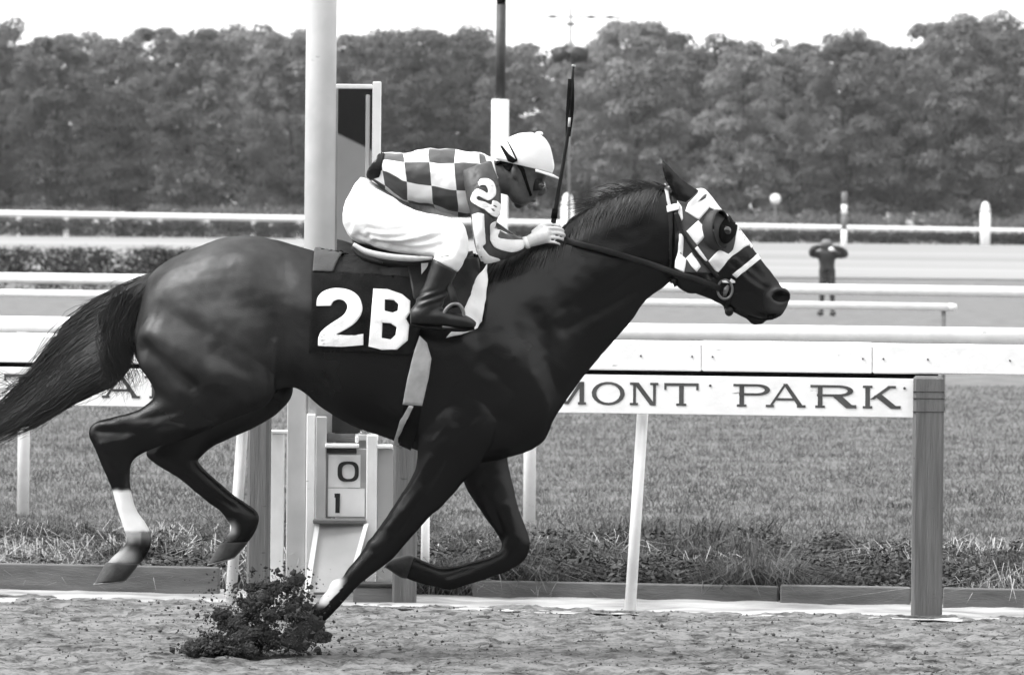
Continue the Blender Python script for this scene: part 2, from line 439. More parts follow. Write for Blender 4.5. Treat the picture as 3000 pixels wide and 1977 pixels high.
def leaf_quads(C, N, size, jit=.6):
    n = len(C); N = N+rng.normal(0, jit, (n, 3)); N /= np.linalg.norm(N, axis=1)[:, None]+1e-9
    A = np.cross(N, rng.normal(0, 1, (n, 3))); A /= np.linalg.norm(A, axis=1)[:, None]+1e-9; B = np.cross(N, A)
    s = (size*rng.uniform(.55, 1.3, n))[:, None]
    V = np.stack([C-A*s, C-B*s*.55, C+A*s, C+B*s*.55], 1).reshape(-1, 3)
    return V, np.arange(4*n).reshape(-1, 4)
def blob_cloud(cent, rad, per, flat=.75):
    Cs, Ns = [], []
    for c, r in zip(cent, rad):
        n = int(per*r*r)
        D = rng.normal(0, 1, (n, 3)); D /= np.linalg.norm(D, axis=1)[:, None]
        D[:, 2] = np.where(D[:, 2] < -.3, -D[:, 2], D[:, 2])
        rr = r*rng.uniform(.62, 1.06, n)[:, None]*np.array([[1.15, 1.15, flat]])
        Cs.append(c+D*rr); Ns.append(D+np.array([0, 0, .6]))
    return np.concatenate(Cs), np.concatenate(Ns)

# grass blades
def blades(name, n, region, hmin, hmax, wid, lean, material, clump=None, two=False):
    c0, c1, xk = region
    c = c0+(c1-c0)*rng.random(n)**1.5; X = (rng.random(n)*2-1)*(xk*(20+c)+.35)
    if clump is not None:
        f = vnoise(X*clump[0], c*clump[1], clump[3] if len(clump) > 3 else 11)
        keep = f+rng.random(n)*.25 > clump[2]; X, c, f = X[keep], c[keep], f[keep]
        H = (hmin+(hmax-hmin)*np.clip((f-clump[2]+.1)*2.2, 0, 1)*rng.uniform(.5, 1.1, len(X)))
    else:
        H = hmin+(hmax-hmin)*rng.random(len(X))
    n = len(X); Y = c-YAW*X; ang = rng.random(n)*2*np.pi; dx, dy = np.cos(ang), np.sin(ang)
    la = rng.random(n)*2*np.pi; ll = rng.normal(0, lean, n)*H
    Zb = terrain(Y+20)-.02; w = wid*rng.uniform(.6, 1.4, n)
    b0 = np.stack([X-dx*w, Y-dy*w, Zb], -1); b1 = np.stack([X+dx*w, Y+dy*w, Zb], -1)
    t = np.stack([X+np.cos(la)*ll, Y+np.sin(la)*ll, Zb+H], -1)
    if not two:
        V = np.stack([b0, b1, t], 1).reshape(-1, 3); T = np.arange(3*n).reshape(-1, 3)
    else:                                    # arching blade: four points, two triangles and a drooping tip
        m0 = b0*.9+np.stack([X, Y, Zb], -1)*.1; mid = np.stack([X+np.cos(la)*ll*.45, Y+np.sin(la)*ll*.45, Zb+H], -1)
        sw = np.stack([dx*w*.7, dy*w*.7, 0*w], -1)
        t = np.stack([X+np.cos(la)*ll*1.7, Y+np.sin(la)*ll*1.7, Zb+H*rng.uniform(.35, 1.0, n)], -1)
        V = np.stack([b0, b1, mid+sw, mid-sw, t], 1).reshape(-1, 3); k = np.arange(n)[:, None]*5
        T = np.concatenate([k+np.array([[0, 1, 2]]), k+np.array([[0, 2, 3]]), k+np.array([[3, 2, 4]])])
    o = link(name, fast_mesh(name, V, T), material, smooth=False); return o
o = blades('infield_grass', 330000, (3.55, 40, .125), .02, .055, .0035, 1.0, M['blade'])
tag(o, 'short rough infield grass behind the white rails', 'grass', kind='stuff')
o = blades('rank_grass', 90000, (3.5, 6.9, .125), .04, .22, .004, 1.3, M['weed'], (1.7, 2.2, .46), True)
tag(o, 'dark tangled weeds along the timber edging of the infield', 'weeds', kind='stuff')
o = blades('dry_grass', 15000, (3.45, 6.6, .125), .05, .22, .003, 1.7, M['straw'], (2.1, 2.0, .5, 17), True)
tag(o, 'pale dry grass stalks among the weeds', 'weeds', kind='stuff')

# broad-leaved weeds in clumps and crumbs of dirt
cent, rad = [], []
for i in range(760):
    c_ = 3.6+2.7*rng.random()**1.6; X_ = (rng.random()*2-1)*(.115*(20+c_)+.3)
    if vnoise(np.array([X_*1.9]), np.array([c_*1.6]), 44)[0] < .47: continue
    r_ = rng.uniform(.05, .16)*(1.0 if X_ > -.6 else .8); cent.append(np.array([X_, c_-YAW*X_, r_*.5])); rad.append(r_)
C_, N_ = blob_cloud(cent, rad, 26000, .8); V_, T_ = leaf_quads(C_, N_, .014, .7)
M['weed_leaf'] = mat('weed_leaves', .008, .7, 0, 9, spec=.15, g2=.11)
o = link('broad_leaved_weeds', fast_mesh('broad_leaved_weeds', V_, T_), M['weed_leaf'], smooth=False)
tag(o, 'dark broad-leaved weeds growing in clumps behind the edging boards', 'weeds', kind='stuff')
n_c = 8000; c_ = -1.0+3.55*rng.random(n_c); X_ = (rng.random(n_c)*2-1)*2.9; r_ = .0016+rng.exponential(.0018, n_c)
oct_ = np.array([[1, 0, 0], [-1, 0, 0], [0, 1, 0], [0, -1, 0], [0, 0, 1], [0, 0, -1]], float); otri = np.array([[0, 2, 4], [2, 1, 4], [1, 3, 4], [3, 0, 4], [2, 0, 5], [1, 2, 5], [3, 1, 5], [0, 3, 5]])
zc_ = ztrack(X_, c_-YAW*X_, c_)
V_ = (np.stack([X_, c_-YAW*X_, zc_+r_*.3], -1)[:, None, :]+oct_[None]*(np.minimum(r_, .016)[:, None, None]*rng.uniform(.5, 1.4, (n_c, 6, 1)))).reshape(-1, 3)
T_ = (np.arange(n_c)[:, None, None]*6+otri[None]).reshape(-1, 3)
M['crumb'] = mat('dirt_crumbs', .025, .95, 0, 30, g2=.15, spec=.1)
o = link('dirt_crumbs', fast_mesh('dirt_crumbs', V_, T_), M['crumb'], smooth=False)
tag(o, 'small loose crumbs of dirt strewn over the track', 'dirt', kind='stuff')

# timber edging boards
def plank(px0, px1, c, h, z0, label, th=.045, tilt=0.0):
    a, b = on_line(c, px0), on_line(c, px1); L = math.hypot(b[0]-a[0], b[1]-a[1])
    mb = MB().box(((a[0]+b[0])/2, (a[1]+b[1])/2, z0+h/2), (L, th, h), ANG, .006)
    o = mb.build('edging_board', M['timber'], smooth=False)
    tag(o, label, 'board', 'timber edging boards of the infield'); return o
plank(-150, 652, 3.22, .135, 0, 'tall grey timber edging board on the left below the lifted hind hoof')
plank(1395, 2290, 3.40, .085, 0, 'low dark edging board between the white leaning post and the board joint')
plank(2296, 2676, 3.36, .095, 0, 'edging board ending behind the thick grey timber post')
plank(2772, 3200, 3.30, .100, 0, 'edging board at the right edge beyond the thick grey post')

# ------------------------------------------------------------------ foliage
def make_crown(H, R, nb, base):
    cent, rad = [], []
    while len(cent) < nb:
        t = rng.random()**.85; z = base+(H*.93-base)*t
        prof = (1-((t-.45)/.60)**2) if t > .45 else (.82+.18*t/.45)
        rmax = R*max(prof, .05)**.6; a = rng.random()*2*math.pi; q = math.sqrt(rng.random())*rmax
        r = rng.uniform(.5, 1.05)*R*.31*(1-.22*t)
        cent.append(np.array([math.cos(a)*q, math.sin(a)*q, z])); rad.append(r)
    C, N = blob_cloud(cent, rad, 210)
    V, T = leaf_quads(C, N, .15, .55)
    return fast_mesh('crown', V, T)
def make_trunk(H, base, seed):
    r = random.Random(seed); mb = MB()
    top = H*.75; pts = [(r.uniform(-.12, .12)*i, r.uniform(-.12, .12)*i, top*i/5) for i in range(6)]
    mb.tube(pts, [.26, .22, .18, .14, .09, .04], 8, 2)
    for k in range(7):
        z = base*.7+(top-base*.7)*k/8; a = r.random()*6.28; L = r.uniform(1.6, 2.8)
        mb.tube([(0, 0, z), (math.cos(a)*L*.5, math.sin(a)*L*.5, z+L*.35), (math.cos(a)*L, math.sin(a)*L, z+L*.6)], [.09, .06, .02], 6, 2)
    return mb.mesh('trunk')
SKY = [(-500, 70), (-100, 60), (0, 57), (100, 84), (190, 98), (290, 80), (416, 88), (479, 55), (567, 42), (655, 78), (718, 66), (807, 60), (882, 78), (1008, 95), (1097, 84), (1172, 76), (1260, 84), (1336, 74), (1420, 86), (1512, 104), (1580, 128), (1650, 136), (1740, 98), (1800, 54), (1890, 36), (1941, 72), (2004, 110), (2092, 124), (2168, 92), (2256, 86), (2345, 116), (2395, 118), (2458, 92), (2533, 86), (2597, 122), (2660, 92), (2710, 60), (2800, 36), (2900, 36), (2990, 54), (3200, 50), (3600, 80)]
TV = []
for i in range(5):
    H = 13.0; R = [3.3, 3.7, 3.0, 3.5, 3.9][i]; base = [.7, 1.0, .6, .9, .8][i]
    TV.append((make_crown(H, R, [135, 150, 130, 142, 155][i], base), make_trunk(H, base, i), H))
def add_tree(px, d, top_py, k, label, rot):
    base = P(px, PPY, d); z0 = float(terrain(d))-.1
    H = P(px, top_py-20, d).z-z0
    cr, tr, H0 = TV[k]; s = H/H0
    t = empty('broadleaf_tree', (base.x, base.y, z0), label, 'tree', 'trees of the wood beyond the far rail')
    t.rotation_euler = (0, 0, rot); w = s*random.uniform(.78, 1.0); t.scale = (w, w, s)
    for nm, me, m in (('crown', cr, M['leaf']), ('trunk', tr, M['bark'])):
        if not me.materials: me.materials.append(m)
        o = bpy.data.objects.new(nm, me); COL.objects.link(o); o.parent = t
    return t
sx = [a for a, _ in SKY]; sy = [b for _, b in SKY]
front = [(-330, 'beyond the left edge'), (-160, 'just outside the left edge'), (5, 'at the far left edge of the wood'), (165, 'second from the left edge in the front of the wood'), (330, 'third from the left edge in the front of the wood'),
         (560, 'tall and rounded, highest in the left of the wood'), (720, 'left of the tall white finish post in the front row'), (860, 'half hidden by the tall white finish post'), (1060, 'seen behind the narrow mirror frame'), (1210, 'between the mirror frame and the dark pole'),
         (1370, 'just left of the dark pole'), (1520, 'just right of the dark pole behind the helmet'), (1690, 'behind the whip and the loudspeaker mast'), (1860, 'tallest crown right of the loudspeaker mast'), (2010, 'above the ear of the horse in the front row'),
         (2160, 'above the hood of the horse in the front row'), (2310, 'front row tree above the white disc'), (2480, 'front row tree behind the banded far pole'), (2640, 'front row tree right of the banded far pole'), (2800, 'tall crown near the right edge, taller than its left neighbour'),
         (2950, 'at the right edge of the wood'), (3120, 'just outside the right edge'), (3300, 'beyond the right edge')]
SHORT = ['far beyond the left edge', 'just outside the left edge', 'at the left edge', 'second from the left edge', 'third from the left edge', 'tallest on the left', 'left of the finish post', 'behind the finish post', 'behind the mirror', 'right of the mirror', 'left of the dark pole', 'right of the dark pole', 'behind the whip', 'tallest near the mast', 'above the horse ear', 'above the hood', 'above the white disc', 'behind the banded pole', 'right of the banded pole', 'tall near the right edge', 'at the right edge', 'just outside the right edge', 'far beyond the right edge']
for i, (px, lab) in enumerate(front):
    px2 = px+random.uniform(-15, 15)
    add_tree(px2, (300 if i % 2 else 314)+random.uniform(-4, 4), float(np.interp(px2, sx, sy))+random.uniform(0, 34), i*2 % 5, 'leafy tree '+lab, i*2.4)
for i in range(24):
    px = -300+i*152+random.uniform(-30, 30)
    j = min(range(len(front)), key=lambda q_: abs(front[q_][0]-px))
    add_tree(px, 330+random.uniform(-6, 6), float(np.interp(px, sx, sy))+random.uniform(-4, 12), (i*3+1) % 5, 'back row treetop '+('left' if px < front[j][0] else 'right')+' of the front tree '+SHORT[j], i*1.7)

for i in range(9):
    for sgn, base_px in ((-1, -480), (1, 3460)):
        px = base_px+sgn*i*215; add_tree(px, 303+7*(i % 2), 60+40*(i % 3), (i*2+1) % 5, 'leafy tree outside the frame, %s of the wood, %s from the edge' % ('left end' if sgn < 0 else 'right end', ('nearest', 'second', 'third', 'fourth', 'fifth', 'sixth', 'seventh', 'eighth', 'ninth')[i]), i*1.3)
def strip_cloud(px0, px1, d, top, bot, n, r, dj, material, name, size, per=150, flat=.8, pw=.7):
    cent, rad = [], []
    for i in range(n):
        t = rng.random(); px = px0+(px1-px0)*t; dd = d+rng.uniform(-dj, dj)
        zt = P(px, np.interp(px, [px0, px1], top), dd).z; zb = P(px, np.interp(px, [px0, px1], bot), dd).z; rr = r*rng.uniform(.6, 1.2)
        z = zb+(zt-rr*flat-zb)*rng.random()**pw; p = P(px, PPY, dd); cent.append(np.array([p.x, p.y, z])); rad.append(rr)
    C, N = blob_cloud(cent, rad, per, flat); V, T = leaf_quads(C, N, size, .5)
    return link(name, fast_mesh(name, V, T), material, smooth=False)
o = strip_cloud(-2400, 5400, 284, (568, 640), (640, 715), 860, .8, 5, M['leaf2'], 'undergrowth', .10, 130)
tag(o, 'pale scrubby undergrowth along the foot of the wood', 'undergrowth', kind='stuff')
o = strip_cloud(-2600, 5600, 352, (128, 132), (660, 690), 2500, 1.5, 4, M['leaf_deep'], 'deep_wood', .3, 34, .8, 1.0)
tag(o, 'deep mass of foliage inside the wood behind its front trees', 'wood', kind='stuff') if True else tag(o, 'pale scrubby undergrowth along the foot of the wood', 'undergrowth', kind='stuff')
o = strip_cloud(-1500, 4500, 259, (615, 699), (702, 736), 4200, .34, .5, M['hedge2'], 'low_hedge', .07, 330, .9, .55)
tag(o, 'low dark clipped hedge under the far white rail', 'hedge')
o = strip_cloud(-250, 960, 150, (712, 718), (850, 855), 620, .34, 1.3, M['hedge'], 'dark_hedge', .05, 520, .9)
tag(o, 'tall dark hedge on the left behind the rails and the tail', 'hedge')

# ------------------------------------------------------------------ far rail and far markers
def tube_obj(name, a, b, r, material, parent=None, n=14):
    return MB().tube([a, b], r, n).build(name, material, parent)
RA, RB = P(-1500, 600, 258), P(4500, 704, 279)
fr = empty('far_rail', (RA.x, RA.y, float(terrain(262))), 'thin white far rail with short posts along the low hedge', 'rail')
tube_obj('rail', RA, RB, .165, M['white_paint'], fr)
for i in range(46):
    t = i/45; p = RA.lerp(RB, t); MB().box((p.x, p.y, p.z-.62), (.26, .16, 1.2)).build('post', M['white_paint'], fr, smooth=False)
def far_pole(px, top, bot, wpx, d, label, bands, cap=False):
    t, b = P(px, top, d), P(px, bot, d); r = wpx/2*d/FPX; z0 = float(terrain(d))-.05
    e = empty('marker_pole', (t.x, t.y, z0), label, 'pole', 'marker poles of the far side')
    H = t.z-z0; zz = [z0]+[z0+H*q for q in bands]+[t.z]
    for i in range(len(zz)-1):
        MB().tube([(t.x, t.y, zz[i]), (t.x, t.y, zz[i+1])], r*(1 if i % 2 == 0 else .96), 16).build('band', M['white_paint'] if i % 2 == 0 else M['pale_paint'] if cap else M['timber'], e)
    if cap: MB().ball((t.x, t.y, t.z+r*.3), (r*.8, r*.8, r*1.1)).build('cap', M['white_paint'], e)
    return e
far_pole(2887, 612, 690, 30, 257, 'stout white capped marker pole at the right edge by the far rail', [.9, .94], True)
far_pole(1663, 592, 690, 38, 257, 'stout white marker pole just behind the hands of the rider', [.9, .94], True)
far_pole(2474, 562, 740, 17, 240, 'slim banded pole rising behind the standing man', [.35, .62, .78])
d = 278; q = P(2272, 583, d)
e = empty('white_disc_sign', (q.x, q.y, float(terrain(d))), 'small white disc on a stake at the foot of the wood', 'sign')
MB().tube([(q.x, q.y, q.z), (q.x, q.y+.08, q.z)], .30, 20).build('disc', M['white_paint'], e)
MB().tube([(q.x, q.y+.12, float(terrain(d))), (q.x, q.y+.12, q.z)], .04, 8).build('stake', M['timber'], e)

# flag pole: dark above, white sleeve below
q = P(1466, 292, 60); r = 25*60/FPX
e = empty('two_tone_pole', (q.x, q.y, 0), 'tall pole, dark above and white below, behind the helmet', 'pole')
MB().tube([(q.x, q.y, 0), (q.x, q.y, q.z)], r, 20).build('white_sleeve', M['white_paint'], e)
zt = P(1466, 14, 60).z
MB().tube([(q.x, q.y, q.z-.02), (q.x, q.y, zt)], r*.60, 16).build('dark_shaft', M['dark_metal'], e)
MB().tube([(q.x, q.y, zt), (q.x, q.y, zt+1.6)], r*.56, 16).build('black_top', M['black'], e)

# loudspeaker mast with cross arms
D = 150; q = P(1671, 160, D); s = D/FPX
e = empty('loudspeaker_mast', (q.x, q.y, 0), 'pale mast with dark loudspeaker horns and a cross arm above the whip', 'mast')
zt = P(1671, 22, D).z
MB().tube([(q.x, q.y, 0), (q.x, q.y, zt)], [.05, .03], 12).build('shaft', M['timber'], e)
for ang in (0, 72, 144, 216, 288):
    a = math.radians(ang+10); dx, dy = math.cos(a), math.sin(a)
    MB().tube([(q.x+dx*.06, q.y+dy*.06, q.z), (q.x+dx*.22, q.y+dy*.22, q.z), (q.x+dx*.50, q.y+dy*.5, q.z-.02)], [.07, .12, .25], 14).build('horn', M['dark_metal'], e)
za = P(1671, 50, D).z
MB().tube([(q.x-.92, q.y, za), (q.x+1.55, q.y, za)], .022, 8).build('cross_arm', M['dark_metal'], e)
for dx in (-.55, .62, 1.2): MB().ball((q.x+dx, q.y, za), (.14, .08, .05), 10, 6).build('insulator', M['dark_metal'], e)
MB().tube([(q.x-.12, q.y, za-.22), (q.x+.12, q.y, za-.22)], .05, 8).build('bracket', M['timber'], e)

# ------------------------------------------------------------------ rails behind the horse
def rail_line(name, label, a, b, r, posts, parent_z=0, post_r=.03, post_m='white_paint', cap=False):
    e = empty(name, (a.x, a.y, 0), label, 'rail')
    MB().tube([a, b], r, 18).build('rail', M['white_paint'], e)
    if cap:
        dr = (b-a).normalized(); MB().tube([b-dr*.02, b+dr*.05], [r*1.05, r*.8], 18).build('end_cap', M['white_paint'], e)
    for t in posts:
        p = a.lerp(b, t); z = p.z-r*.8
        MB().tube([(p.x, p.y+.01, -.05), (p.x, p.y+.01, z)], post_r, 10).build('post', M[post_m], e)
    return e
rail_line('course_rail', 'upper of the two thin white rails behind the horse head and the tail', P(-1600, 791, 57.3), P(4600, 879, 50.7), .058, (.0, .41, .5, .574, 1.0))
rail_line('course_rail', 'lower thin white rail that stops short right of the horse head', P(-1600, 835, 52.7), P(2788, 900, 50), .040, (.02, .58, .75, .995), post_r=.022, post_m='timber', cap=True)

# tubular rail C with upright posts
ca, cb = on_line(9.6, -500), on_line(9.6, 3500); zc = 1.15
e = empty('tubular_rail', (ca[0], ca[1], 0), 'thick white tubular rail on upright posts behind the sign board', 'rail')
MB().tube([(ca[0], ca[1], zc), (cb[0], cb[1], zc)], .054, 22).build('rail', M['white_paint'], e)
for px in (-1405, 75, 1558, 3040):
    x, y = on_line(9.63, px)
    MB().tube([(x, y, -.05), (x, y, zc-.04)], .037, 12).build('post', M['white_paint'], e)
    MB().box((x, y-.02, zc-.05), (.085, .10, .10), ANG, .01).build('clamp', M['white_paint'], e, smooth=False)

# near board rail: white boards, leaning white posts, grey timber posts
e = empty('board_rail', (*on_line(2.7, 1500), 0), 'white board rail with leaning white posts beside the track', 'rail')
edges = [-900, 330, 1290, 2060, 2560, 3700]
for i in range(len(edges)-1):
    a, b = on_line(2.70, edges[i]), on_line(2.70, edges[i+1]); L = math.hypot(b[0]-a[0], b[1]-a[1])-.0015
    MB().box(((a[0]+b[0])/2, (a[1]+b[1])/2, 1.169), (L, .04, .128), ANG, .006).build('board', M['white_paint'], e, smooth=False)
    MB().box(((a[0]+b[0])/2, (a[1]+b[1])/2+.09, 1.228+.003*(i % 2)), (L, .15, .022), ANG, .004).build('cap_board', M['white_paint'], e, smooth=False)
for px in (-480, 300, 360, 690, 1180, 1262, 1318, 1880, 2030, 2090, 2530, 2590, 2720, 2960):
    for zz_ in (1.172,):
        x, y = on_line(2.70, px); MB().tube([(x, y-.02, zz_), (x, y-.027, zz_)], .0042, 8).build('bolt', M['dark_metal'], e)
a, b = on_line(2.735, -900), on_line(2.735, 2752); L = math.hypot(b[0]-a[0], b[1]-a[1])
MB().box(((a[0]+b[0])/2, (a[1]+b[1])/2, 1.096), (L, .02, .03), ANG, 0).build('gap_shade_strip', M['black'], e, smooth=False)  # black strip added as painted shade in the gap under the boards
for px in (-460, 706, 1876, 3045):
    x, y = on_line(2.74, px)
    top = Vector((x+.03, y+.06, 1.10)); bot = Vector((x-.035, y-.02, -.04))
    MB().tube([bot, top], .026, 12, up=(0, 1, 0)).build('leaning_post', M['white_paint'], e)
def gpost(px, w, top, label, cc=2.66):
    return gpost_(px, w, top, label, cc)
def gpost_(px, w, top, label, cc):
    x, y = on_line(cc, px); o = empty('timber_post', (x, y, 0))
    MB().box((x, y, top/2-.02), (w, .13, top+.04), ANG+.09, .012).build('shaft', M['grey_paint'], o, smooth=False)
    for q in ((.07, .10, .16) if px > 2000 else ()): MB().box((x, y, top-q), (w+.004, .134, .006), ANG+.09, .003).build('band', M['dark_metal'], o, smooth=False)
    tag(o, label, 'post', 'grey timber posts of the board rail'); return o
gpost(2724, .138, 1.098, 'thick grey timber post at the right end of the lettered sign')
gpost(766, .098, 1.098, 'grey timber post behind the hind legs of the horse')
gpost(1194, .105, 1.098, 'grey timber post behind the near foreleg right of the number board', 2.84)
gpost(-1230, .138, 1.098, 'grey timber post outside the left edge')

# lettered sign boards
def serif_letter(mb, ch, x0, x1, H, conv, base):
    W = x1-x0; S = .205*H; T = .125*H; n = [0]
    def poly(pts, holes=()):
        n[0] += 1; y = base-.0004*n[0]
        mb.prism([(x0+a, b) for a, b in pts], [[(x0+a, b) for a, b in h] for h in holes], y, y+.002, conv)
    def rect(a, b, c, d): poly([(a, b), (c, b), (c, d), (a, d)])
    def serif(cx, y, w=.34): rect(cx-w*H/2, y, cx+w*H/2, y+T*.8)
    def ell(cx, cy, rx, ry, a0, a1, k=18): return [(cx+rx*math.cos(math.radians(a0+(a1-a0)*i/k)), cy+ry*math.sin(math.radians(a0+(a1-a0)*i/k))) for i in range(k+1)]
    def stem(cx): rect(cx-S/2, 0, cx+S/2, H)
    if ch == 'O':
        poly(ell(W/2, H/2, W/2, H/2*1.04, 0, 350), [ell(W/2, H/2, W/2-S, H/2-T*.7, 350, 0)])
    if ch == 'T':
        stem(W/2); rect(0, H-T, W, H); serif(W/2, 0, .44); rect(0, H-.30*H, T*.8, H-T*.9); rect(W-T*.8, H-.30*H, W, H-T*.9)
    if ch == 'N':
        rect(.14*W, 0, .14*W+T, H); rect(.80*W, 0, .80*W+T, H); poly([(.14*W, H), (.14*W+S*1.2, H), (.80*W+T, 0), (.80*W+T-S*1.2, 0)])
        serif(.14*W, H-T*.8, .28); serif(.17*W, 0, .36); serif(.84*W, H-T*.8, .36)
    if ch == 'M':
        rect(.10*W, 0, .10*W+T, H); rect(.82*W, 0, .82*W+S, H); poly([(.10*W, H), (.10*W+S*1.2, H), (.5*W+T, 0), (.5*W-T*.4, 0)]); poly([(.82*W+S, H), (.82*W, H), (.5*W-T*.2, 0), (.5*W+T, 0)])
        serif(.13*W, 0, .32); serif(.88*W, 0, .36)
    if ch in 'PRB':
        stem(.22*W); serif(.22*W, 0, .42); hh = .5*H; cy = H-hh/2
        o = [(.15*W, H)]+ell(.62*W, cy, .34*W, hh/2, 90, -90)+[(.15*W, H-hh)]
        i_ = [(.15*W, H-T*.8)]+ell(.60*W, cy, .34*W-S, hh/2-T*.8, 90, -90)+[(.15*W, H-hh+T*.8)]
        poly(o, [list(reversed(i_))]); rect(0, H-T*.8, .3*W, H)
        if ch == 'R':
            poly([(.48*W, H-hh+T*.3), (.70*W, H-hh+T*.3), (.93*W, T*1.1), (1.03*W, T*1.1), (1.03*W, 0), (.80*W, 0)])
        if ch == 'B':
            o = [(.15*W, H-hh+T*.8)]+ell(.64*W, .27*H, .36*W, .27*H, 90, -90)+[(.15*W, 0)]; i_ = [(.15*W, H-hh)]+ell(.6*W, .27*H, .36*W-S, .27*H-T*.8, 90, -90)+[(.15*W, T*.8)]
            poly(o, [list(reversed(i_))]); rect(0, 0, .3*W, T*.8)
    if ch == 'A':
        poly([(.12*W, 0), (.12*W+T, 0), (.5*W+T*.3, H), (.5*W-T*.6, H)]); poly([(.92*W, 0), (.92*W-S*1.15, 0), (.5*W-S*.5, H*1.03), (.5*W+S*.4, H*1.03)])
        rect(.26*W, .30*H, .74*W, .30*H+T*.8); serif(.15*W, 0, .36); serif(.86*W, 0, .38)
    if ch == 'K':
        stem(.2*W); serif(.2*W, 0, .42); serif(.2*W, H-T*.8, .42); poly([(.26*W, .40*H), (.36*W, .40*H), (.86*W, H), (.72*W, H)])
        poly([(.36*W, .56*H), (.52*W, .66*H), (.90*W, T), (1.02*W, T), (1.02*W, 0), (.78*W, 0)]); serif(.8*W, H-T*.8, .36)
    if ch in 'EL':
        stem(.2*W); serif(.2*W, H-T*.8, .4); rect(0, 0, .95*W, T*.9); rect(.95*W-T*.8, T, .95*W, .32*H)
        if ch == 'E': rect(.1*W, H-T*.9, .95*W, H); rect(.2*W, H*.47, .7*W, H*.47+T*.8); rect(.95*W-T*.8, .70*H, .95*W, H-T)
LET = [('B', 1268, 1348), ('E', 1362, 1440), ('L', 1456, 1534), ('M', 1606, 1733), ('O', 1748, 1845), ('N', 1857, 1945), ('T', 1960, 2060), ('P', 2161, 2272), ('A', 2248, 2376), ('R', 2384, 2513), ('K', 2526, 2642)]
LET[3] = ('M', 1610, 1735)
def sign(shift, px0, px1, label):
    a, b = on_line(2.66, px0), on_line(2.66, px1); L = math.hypot(b[0]-a[0], b[1]-a[1])
    o = MB().box((0, 0, 0), (L, .022, .176), 0, .003).build('lettered_sign', M['white_paint'], smooth=False)
    o.location = ((a[0]+b[0])/2, (a[1]+b[1])/2, .996); o.rotation_euler = (0, 0, ANG)
    tag(o, label, 'sign', 'lettered sign boards of the rail'); o.location.y -= 0
    x_end = L/2; k = 1/638.0*1.004
    for ch, p0, p1 in LET:
        mb = MB(); xa, xb = x_end-(2690-p0)*k, x_end-(2690-p1)*k
        serif_letter(mb, ch, xa, xb, .103, lambda u, v, y: (u, y, v-.048), -.0125)
        c = bpy.data.objects.new('letter', mb.mesh('letter')); c.data.materials.append(M['letter']); COL.objects.link(c); c.parent = o
    for px_ in (2094, 2655):
        xx = x_end-(2690-px_)*k
        c = bpy.data.objects.new('screw', MB().tube([(xx, -.0115, .045), (xx, -.0145, .045)], .006, 8).mesh('screw')); c.data.materials.append(M['letter']); COL.objects.link(c); c.parent = o
    return o
sign(0, 1196, 2690, 'white sign lettered in grey serif capitals right of the horse chest')
sign(0, -740, 728, 'white lettered sign mostly hidden behind the tail and the hind legs')

# ------------------------------------------------------------------ finish post, mirror, number board
def colm(px0, px1, c, z0, z1, th, name, m, parent, bev=.004):
    a, b = on_line(c, px0), on_line(c, px1); w = abs(b[0]-a[0])
    return MB().box(((a[0]+b[0])/2, (a[1]+b[1])/2, (z0+z1)/2), (w, th, z1-z0), 0, bev).build(name, m, parent, smooth=False)
def zat(c, px, py):
    x, y = on_line(c, px); return P(px, py, 20+y).z
x, y = on_line(3.35, 936); rw = 45*(20+y)/FPX
e = MB().tube([(x, y, -.05), (x, y, 4.6)], rw, 28).build('finish_post', M['pale_paint'])
tag(e, 'tall pale round finish post left of the narrow mirror', 'post')
x, y = on_line(3.5, 1038)
e = empty('finish_mirror', (x, y, 0), 'narrow upright mirror in a white frame beside the finish post', 'mirror')
c = 3.5; zt = zat(c, 1038, 247); zb = zat(c, 1038, 1290)
colm(964, 980, c, zb, zt, .05, 'frame_stile', M['pale_paint'], e); colm(1088, 1113, c, zb, zt+.012, .05, 'frame_stile', M['white_paint'], e)
colm(980.3, 1087.7, c, zt-.022, zt-.001, .05, 'frame_rail', M['white_paint'], e); colm(980.3, 1087.7, c, zb, zb+.03, .05, 'frame_rail', M['white_paint'], e)
colm(1068, 1080, c-.012, zb+.04, zt-.05, .012, 'inner_strip', M['pale_paint'], e)
mm = bpy.data.materials.new('mirror_glass'); mm.use_nodes = True; b_ = mm.node_tree.nodes['Principled BSDF']
b_.inputs['Base Color'].default_value = (.62, .62, .62, 1); b_.inputs['Metallic'].default_value = 1; b_.inputs['Roughness'].default_value = .0
colm(980.3, 1087.7, c+.012, zb+.03, zt-.022, .008, 'mirror_glass', mm, e, 0)
colm(990, 1080, c+.05, -.03, zb, .06, 'stand', M['pale_paint'], e)

x, y = on_line(3.25, 1020)
e = empty('number_board', (x, y, 0), 'pale number board with digits 0 and 1 under the belly of the horse', 'board')
c = 3.25
Z7 = zoom(700, 1100, .4464)
def zz(v): return zat(c, 1020, 1100+v*.4464)
colm(847, 903, c+.06, -.03, zz(60), .07, 'column', M['pale_paint'], e)
colm(904, 930, c+.03, -.03, zz(255), .06, 'column', M['white_paint'], e)
colm(931, 962, c, zz(960), zz(270), .06, 'side_frame', M['pale_paint'], e)
colm(963, 1079, c+.03, zz(930), zz(480), .02, 'back_panel', M['pale_paint'], e, .001)
colm(968, 1062, c+.012, zz(735), zz(520), .012, 'number_plate', M['white_paint'], e, .001)
colm(968, 1075, c+.012, zz(925), zz(740), .012, 'number_plate', M['white_paint'], e, .001)
colm(959, 1057, c-.01, zz(472), zz(446), .06, 'top_bar', M['white_paint'], e)
colm(963, 1050, c+.02, zz(510), zz(478), .03, 'slot', M['dark_metal'], e, .001)
colm(1046, 1056, c, zz(440), zz(395), .03, 'upper_lug', M['white_paint'], e)
